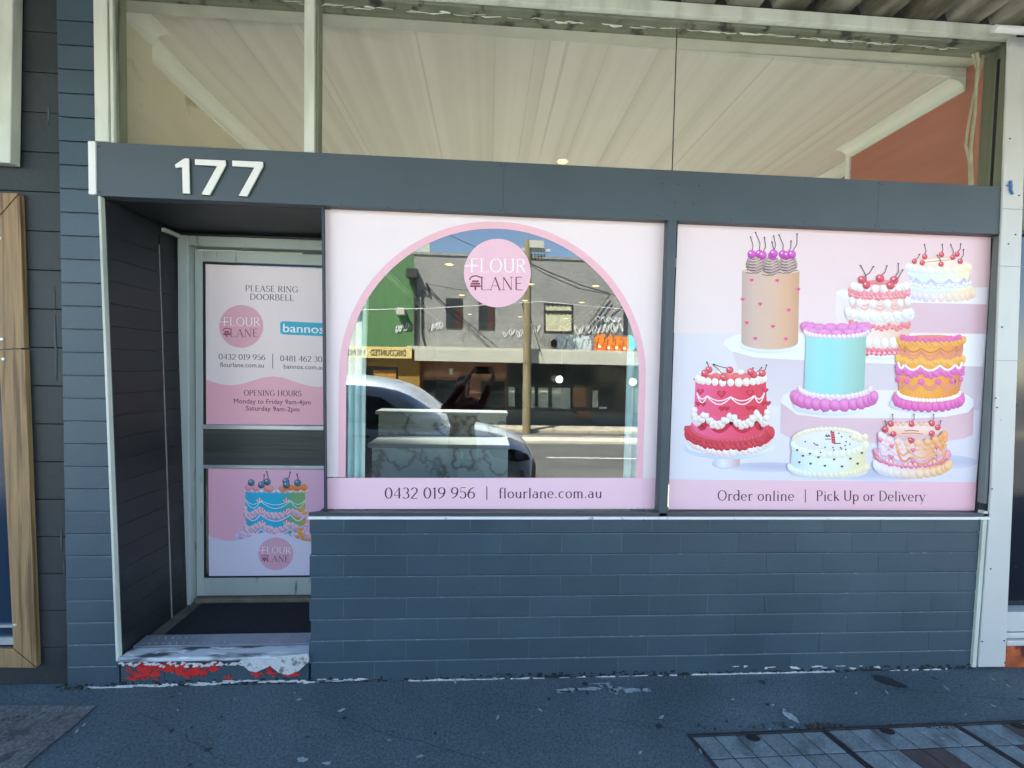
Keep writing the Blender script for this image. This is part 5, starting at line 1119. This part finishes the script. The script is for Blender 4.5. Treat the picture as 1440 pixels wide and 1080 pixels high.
cable([(737,408,FY+1.7),(690,410,FY+1.3),(645,407,FY+.7),(600,399,FY+.15)], .020, 'sagging overhead cable from the pole to the service bracket')
cable([(600,400,FY+.12),(628,432,FY+.10),(665,465,FY+.08),(690,490,FY+.06)], .016, 'cable slanting down the grey brick wall across the first window')
cable([(857,415,FY+.10),(845,432,FY+.09),(828,456,FY+.08)], .022, 'short cable dropping down the brick wall above the orange graffiti')
cable([(742,428,FY+1.7),(750,462,FY+1.7),(762,500,FY+1.5)], .014, 'stay wire slanting beside the pole')
cable([(440,437,-6.0),(600,434,-6.0),(760,424,-6.0),(900,437,-6.0)], .008, 'pale overhead wire crossing the whole arch', M_clean)
cable([(630,330,-12.0),(655,341,-12.0),(700,362,-12.0)], .012, 'thin overhead wire against the blue sky')
M_globe = emit_mat('white globe glass', (.9,.88,.80), 1.6)
for u, v, lab in ((786.5,533.5,'white glass globe lamp hanging under the far awning by the pole'),(890,537,'white glass globe lamp hanging at the right edge of the arch')):
    c = RF(u, v, FY-.3); t = empty('globe_lamp', tuple(c), lab, 'lamp', 'globe lamps under the far awning')
    q = MB(); q.lathe([(.02,.16)]+[(.16*math.cos(a_), .16*math.sin(a_)) for a_ in [math.pi*(.42-.92*i/10) for i in range(11)]], c, 14); obj('globe', q, M_globe, t, smooth=True)
    q = MB(); q.tube([c+np.array([0,0,.15]), c+np.array([0,0,.95])], .012, 6); obj('cord', q, M_sash, t)
sh = empty('hanging_sign', tuple(RF(634,523,FY+.4)), 'small white paper sign hanging under the far awning', 'sign')
q = MB(); rpoly(q, [(631.5,518),(637,518),(636,527),(632.5,527)], FY+.4, .02); obj('sign_panel', q, M_clean, sh); q = MB(); q.tube([RF(634,518,FY+.39), RF(634,505,FY+.39)], .01, 5); obj('cord', q, M_sash, sh)

# ------------------------------------------------------------------ parked car, nose to the right
CY0 = -3.0; W2c = .90; CYC = CY0-W2c; Zg = gut-.03
car = empty('parked_car', (-1.5, CYC, Zg), 'silver blue hatchback parked at the kerb, mirrored behind the marble counter', 'car')
M_car = mat('silver blue car paint', (.58,.66,.76), .28, .03, 3, metal=.1, coat=.7); M_cblk = mat('black car plastic', (.015,.016,.018), .45); M_cgl = mat('tinted car glass', (.02,.035,.05), .05)
M_hl = mat('headlight lens', (.30,.38,.44), .08, .2, 10, metal=.3); M_tyre = mat('tyre rubber', (.018,.018,.018), .8); M_rim = mat('alloy rim', (.5,.5,.52), .3, .05, 5, metal=.8)
# lower body: x, half width, sill z, bumper z, belt z, bonnet centre z
ST = [(-3.62,.70,.42,.60,.98,1.00),(-3.50,.82,.32,.58,1.02,1.04),(-3.0,.88,.24,.60,1.04,1.06),(-2.0,.90,.22,.60,1.03,1.05),(-1.1,.90,.22,.60,1.01,1.03),(-.55,.90,.22,.62,.98,1.02),(-.15,.89,.23,.64,.90,.97),(.15,.87,.24,.64,.84,.91),(.42,.80,.25,.62,.76,.83),(.58,.68,.26,.55,.68,.72),(.655,.50,.28,.50,.58,.60)]
rows = []
for x, hw, zs_, zm, zb3, zc in ST:
    half = [(hw*.86, zs_), (hw*.97, zs_+.08), (hw, zm), (hw*.97, zb3-.05), (hw*.90, zb3), (hw*.5, zb3+(zc-zb3)*.8), (0, zc)]
    rows.append([(x, CYC+y, Zg+z) for y, z in half]+[(x, CYC-y, Zg+z) for y, z in half[-2::-1]])
def loft(rows, caps=True):
    mb = MB(); n = len(rows[0]); vs = [p for r in rows for p in r]
    fs = [(i*n+k, i*n+k+1, (i+1)*n+k+1, (i+1)*n+k) for i in range(len(rows)-1) for k in range(n-1)]+[(i*n+n-1, i*n, (i+1)*n, (i+1)*n+n-1) for i in range(len(rows)-1)]
    if caps: fs += [tuple(range(n)), tuple(range(len(vs)-n, len(vs)))]
    mb.add(vs, fs); return mb
obj('body', loft(rows), M_car, car, smooth=True, subsurf=2)
RT = [(-3.52,.70,1.03,1.06),(-3.30,.72,1.03,1.34),(-2.9,.70,1.03,1.57),(-2.2,.69,1.02,1.64),(-1.6,.69,1.01,1.625),(-1.12,.69,1.0,1.53),(-.80,.71,.99,1.30),(-.48,.74,.98,1.03)]
rows = []
for x, hw, z0_, z1_ in RT:
    wb = .85; half = [(wb, z0_-.05), (wb-(wb-hw)*.5, (z0_+z1_)/2), (hw, z1_-.03), (hw*.8, z1_), (0, z1_+.025)]
    rows.append([(x, CYC+y, Zg+z) for y, z in half]+[(x, CYC-y, Zg+z) for y, z in half[-2::-1]])
cabn = obj('cabin', loft(rows), M_car, car, smooth=True, subsurf=2)
for s_ in (1, -1):
    for pts in (((-1.78,1.07),(-.86,1.06),(-1.04,1.21),(-1.32,1.38),(-1.78,1.44)), ((-2.75,1.09),(-1.84,1.07),(-1.84,1.445),(-2.3,1.45),(-2.66,1.41)), ((-3.2,1.14),(-2.80,1.11),(-2.76,1.39),(-2.95,1.34))):
        q = MB(); f = [(x, CYC+s_*(.865-.17*(z-1.0)/.6), Zg+z) for x, z in pts]; q.prism(f, (0, -s_*.02, 0)); obj('side_window', q, M_cgl, car)
    q = MB(); q.hexa([(-.62, CYC+s_*.91, Zg+1.06), (-.56, CYC+s_*1.05, Zg+1.05), (-.58, CYC+s_*1.05, Zg+1.17), (-.64, CYC+s_*.91, Zg+1.16)], [(-.80, CYC+s_*.91, Zg+1.06), (-.78, CYC+s_*1.05, Zg+1.05), (-.78, CYC+s_*1.05, Zg+1.17), (-.80, CYC+s_*.91, Zg+1.16)]); obj('mirror', q, M_car, car, bevel=.03)
    q = MB(); f = [(x, CYC+s_*y, Zg+z) for x, y, z in ((.02,.895,.78),(.34,.835,.76),(.52,.74,.68),(.56,.68,.60),(.40,.815,.60),(.10,.893,.68))]; q.prism(f, (.02, s_*.014, .004)); hl = obj('headlight', q, M_cblk, car)
    for cx_, r_ in ((.42,.062),(.27,.05)): 
        q = MB(); q.lathe([(r_,-.01),(r_,.012),(r_*.6,.02),(.005,.022)], (cx_, CYC+s_*(.815 if cx_ > .35 else .868), Zg+.685), 14, 'y' ); obj('lens', q, M_hl, hl, smooth=False)
    for xw in (-.32, -2.92):
        q = MB(); q.lathe([(.20,-.10),(.31,-.10),(.33,-.07),(.33,.07),(.31,.10),(.20,.10)], (xw, CYC+s_*.80, Zg+.33), 26, 'y'); ty = obj('wheel', q, M_tyre, car, smooth=True)
        q = MB(); q.lathe([(.21,-.105),(.19,-.09),(.05,-.1),(.05,.1),(.19,.09),(.21,.105)], (xw, CYC+s_*.80, Zg+.33), 20, 'y'); obj('rim', q, M_rim, ty)
    q = MB(); q.box(-1.62, -1.42, CYC+s_*.885-.02, CYC+s_*.885+.03, Zg+.90, Zg+.93); obj('door_handle', q, M_cblk, car, bevel=.008)
q = MB(); q.hexa([(-.545, CYC-.66, Zg+1.035), (-.545, CYC+.66, Zg+1.035), (-1.10, CYC+.56, Zg+1.475), (-1.10, CYC-.56, Zg+1.475)], [(-.62, CYC-.66, Zg+.98), (-.62, CYC+.66, Zg+.98), (-1.16, CYC+.56, Zg+1.42), (-1.16, CYC-.56, Zg+1.42)]); obj('windscreen', q, M_cgl, car)
q = MB(); q.hexa([(.45, CYC-.80, Zg+.25), (.69, CYC-.45, Zg+.25), (.69, CYC+.45, Zg+.25), (.45, CYC+.80, Zg+.25)], [(.45, CYC-.79, Zg+.50), (.685, CYC-.45, Zg+.52), (.685, CYC+.45, Zg+.52), (.45, CYC+.79, Zg+.50)]); obj('front_bumper', q, M_cblk, car, bevel=.04)

# ------------------------------------------------------------------ the person taking the picture
def skin(name, chains, M, parent=None, sub=2, root=None):
    """one continuous skinned surface over connected joints: chains of (key, (x,y,z), radius)"""
    vs, rad, idx, es = [], [], {}, []
    for ch in chains:
        prev = None
        for k, p, r in ch:
            if k not in idx: idx[k] = len(vs); vs.append(p); rad.append(r)
            if prev is not None and (prev, idx[k]) not in es: es.append((prev, idx[k]))
            prev = idx[k]
    loc = wloc(parent) if parent else Vector((0,0,0))
    me = bpy.data.meshes.new(name); me.from_pydata([tuple(Vector(p)-loc) for p in vs], es, []); me.materials.append(M)
    o = bpy.data.objects.new(name, me); COL.objects.link(o)
    if parent: o.parent = parent
    sm = o.modifiers.new('skin', 'SKIN'); sm.use_smooth_shade = True
    sv = me.skin_vertices[0] if me.skin_vertices else None
    if sv is None: me.attributes.new
    for i, r in enumerate(rad):
        sv.data[i].radius = r if isinstance(r, tuple) else (r, r); sv.data[i].use_root = (i == 0)
    b = o.modifiers.new('sub', 'SUBSURF'); b.levels = b.render_levels = sub
    dg = bpy.context.evaluated_depsgraph_get(); m2 = bpy.data.meshes.new_from_object(o.evaluated_get(dg)); o.modifiers.clear(); o.data = m2
    for p in m2.polygons: p.use_smooth = True
    return o
pr = empty('person', (-.27, -2.62, 0), 'person in a dark maroon top and dark trousers photographing the shop, mirrored in the arch', 'person')
M_skin = mat('skin', (.42,.25,.18), .5, .06, 20); M_top = mat('maroon knit top', (.16,.028,.030), .85, .15, 30, bump=.3); M_trs = mat('dark denim', (.02,.024,.035), .85, .2, 30); M_hair = mat('dark brown hair', (.022,.014,.010), .5, .3, 30, (1,1,.2)); M_shoe = mat('black shoe', (.015,.015,.015), .5)
px, py = -.27, -2.62
def V(x, y, z): return (px+x, py+y, z)
arm = lambda s_, el, hd: [('ch', V(0,.02,1.12), (.155,.105)), ('sh%d'%s_, V(.165*s_,.02,1.19), .058), ('el%d'%s_, el, .042), ('wr%d'%s_, hd, .028)]
elL, hdL = V(-.19,.20,1.13), (-.165,-2.225,1.545); elR, hdR = V(.20,.20,1.15), (.075,-2.225,1.545)
leg = lambda s_: [('pe', V(0,-.02,.80), (.15,.11)), ('hp%d'%s_, V(.085*s_,-.02,.73), .085), ('kn%d'%s_, V(.10*s_,.02,.42), .055), ('an%d'%s_, V(.11*s_,-.02,.08), .038), ('to%d'%s_, V(.12*s_,.13,.035), .034)]
body = skin('body', [leg(-1), leg(1), [('pe', V(0,-.02,.80), (.15,.11)), ('wa', V(0,0,.95), (.125,.09)), ('ch', V(0,.02,1.12), (.155,.105)), ('nb', V(0,.03,1.23), .058), ('nk', V(0,.045,1.28), .048), ('jw', V(0,.075,1.335), (.056,.062)), ('fc', V(0,.07,1.40), (.070,.085)), ('cr', V(0,.06,1.465), (.060,.070))], arm(-1, elL, hdL), arm(1, elR, hdR)], M_skin, pr)
skin('top', [[('w0', V(0,-.015,.76), (.165,.125)), ('wa', V(0,-.005,.86), (.158,.12)), ('w2', V(0,0,.97), (.14,.105)), ('ch', V(0,.02,1.12), (.165,.115)), ('nb', V(0,.03,1.215), .07)], [('ch', V(0,.02,1.12), (.165,.115)), ('sl', V(-.165,.02,1.19), .068), ('el', elL, .053), ('cl', tuple(np.array(elL)*.25+np.array(hdL)*.75), .040)], [('ch', V(0,.02,1.12), (.165,.115)), ('sr', V(.165,.02,1.19), .068), ('er', elR, .053), ('cr', tuple(np.array(elR)*.25+np.array(hdR)*.75), .040)]], M_top, pr)
skin('trousers', [[('wb', V(0,-.015,.93), (.145,.108)), ('pe', V(0,-.02,.82), (.158,.118)), ('hl', V(-.085,-.02,.73), .095), ('kl', V(-.10,.02,.42), .066), ('al', V(-.11,-.02,.10), .052)], [('pe', V(0,-.02,.82), (.158,.118)), ('hr', V(.085,-.02,.73), .095), ('kr', V(.10,.02,.42), .066), ('ar', V(.11,-.02,.10), .052)]], M_trs, pr)
for s_ in (-1, 1): skin('shoe', [[('h', V(.11*s_,-.06,.045), .045), ('m', V(.115*s_,.03,.045), .048), ('t', V(.122*s_,.15,.035), .036)]], M_shoe, pr, 1)
skin('hair', [[('a', V(0,.045,1.478), (.078,.085)), ('b', V(0,0,1.44), (.086,.07)), ('c', V(0,-.02,1.36), (.08,.055)), ('d', V(0,-.02,1.25), (.085,.04))]], M_hair, pr)
for s_ in (-1, 1):
    q = MB(); q.lathe([(.011*math.cos(a_), .011*math.sin(a_)) for a_ in [math.pi*(-.5+i/8) for i in range(9)]], V(.030*s_,.150,1.402), 10); obj('eye', q, mat('eye', (.05,.035,.03), .2), pr, smooth=True)
    skin('ear', [[('a', V(.073*s_,.06,1.425), .013), ('b', V(.078*s_,.055,1.40), .016), ('c', V(.072*s_,.062,1.375), .010)]], M_skin, pr, 1)
skin('nose', [[('a', V(0,.145,1.412), .009), ('b', V(0,.166,1.385), .012), ('c', V(0,.160,1.374), .014)]], M_skin, pr, 1)
skin('mouth', [[('a', V(-.022,.140,1.346), .005), ('b', V(0,.148,1.344), .007), ('c', V(.022,.140,1.346), .005)]], mat('lips', (.32,.10,.09), .5), pr, 1)
for s_, hd in ((-1, hdL), (1, hdR)):   # palms and five fingers closed on the ends of the phone
    h0 = np.array(hd); pc = np.array([-.045+s_*.093, -2.203, 1.578])
    skin('hand', [[('w', tuple(h0), (.024,.018)), ('p', tuple((h0+pc)/2), (.032,.016)), ('k', tuple(pc), (.028,.014))]], M_skin, pr, 2)
    for j, (dzj, ln) in enumerate(((.026,.058),(.009,.064),(-.008,.060),(-.024,.048))):
        b_ = pc+np.array([0, .004, dzj]); skin('finger', [[('a', tuple(b_), .0092), ('b', tuple(b_+np.array([s_*.006, .016, .004])), .0088), ('c', tuple(b_+np.array([-s_*ln*.35, .020, .006])), .0082), ('d', tuple(b_+np.array([-s_*ln*.62, .019, .004])), .0066)]], M_skin, pr, 1)
    b_ = pc+np.array([0, -.012, -.018]); skin('thumb', [[('a', tuple(b_), .011), ('b', tuple(b_+np.array([-s_*.018, -.010, .012])), .010), ('c', tuple(b_+np.array([-s_*.040, -.008, .022])), .008)]], M_skin, pr, 1)
q = MB(); q.box(-.128, .038, -2.204, -2.195, 1.543, 1.620); ph = obj('phone', q, mat('black phone', (.01,.01,.012), .15), None, bevel=.003)
tag(ph, 'black phone held sideways in both hands of the person', 'phone')
q = MB(); q.lathe([(.008,0),(.008,.004),(.005,.005)], (0, -2.195, 1.6007), 12, 'y'); obj('camera_lens', q, M_cgl, ph)
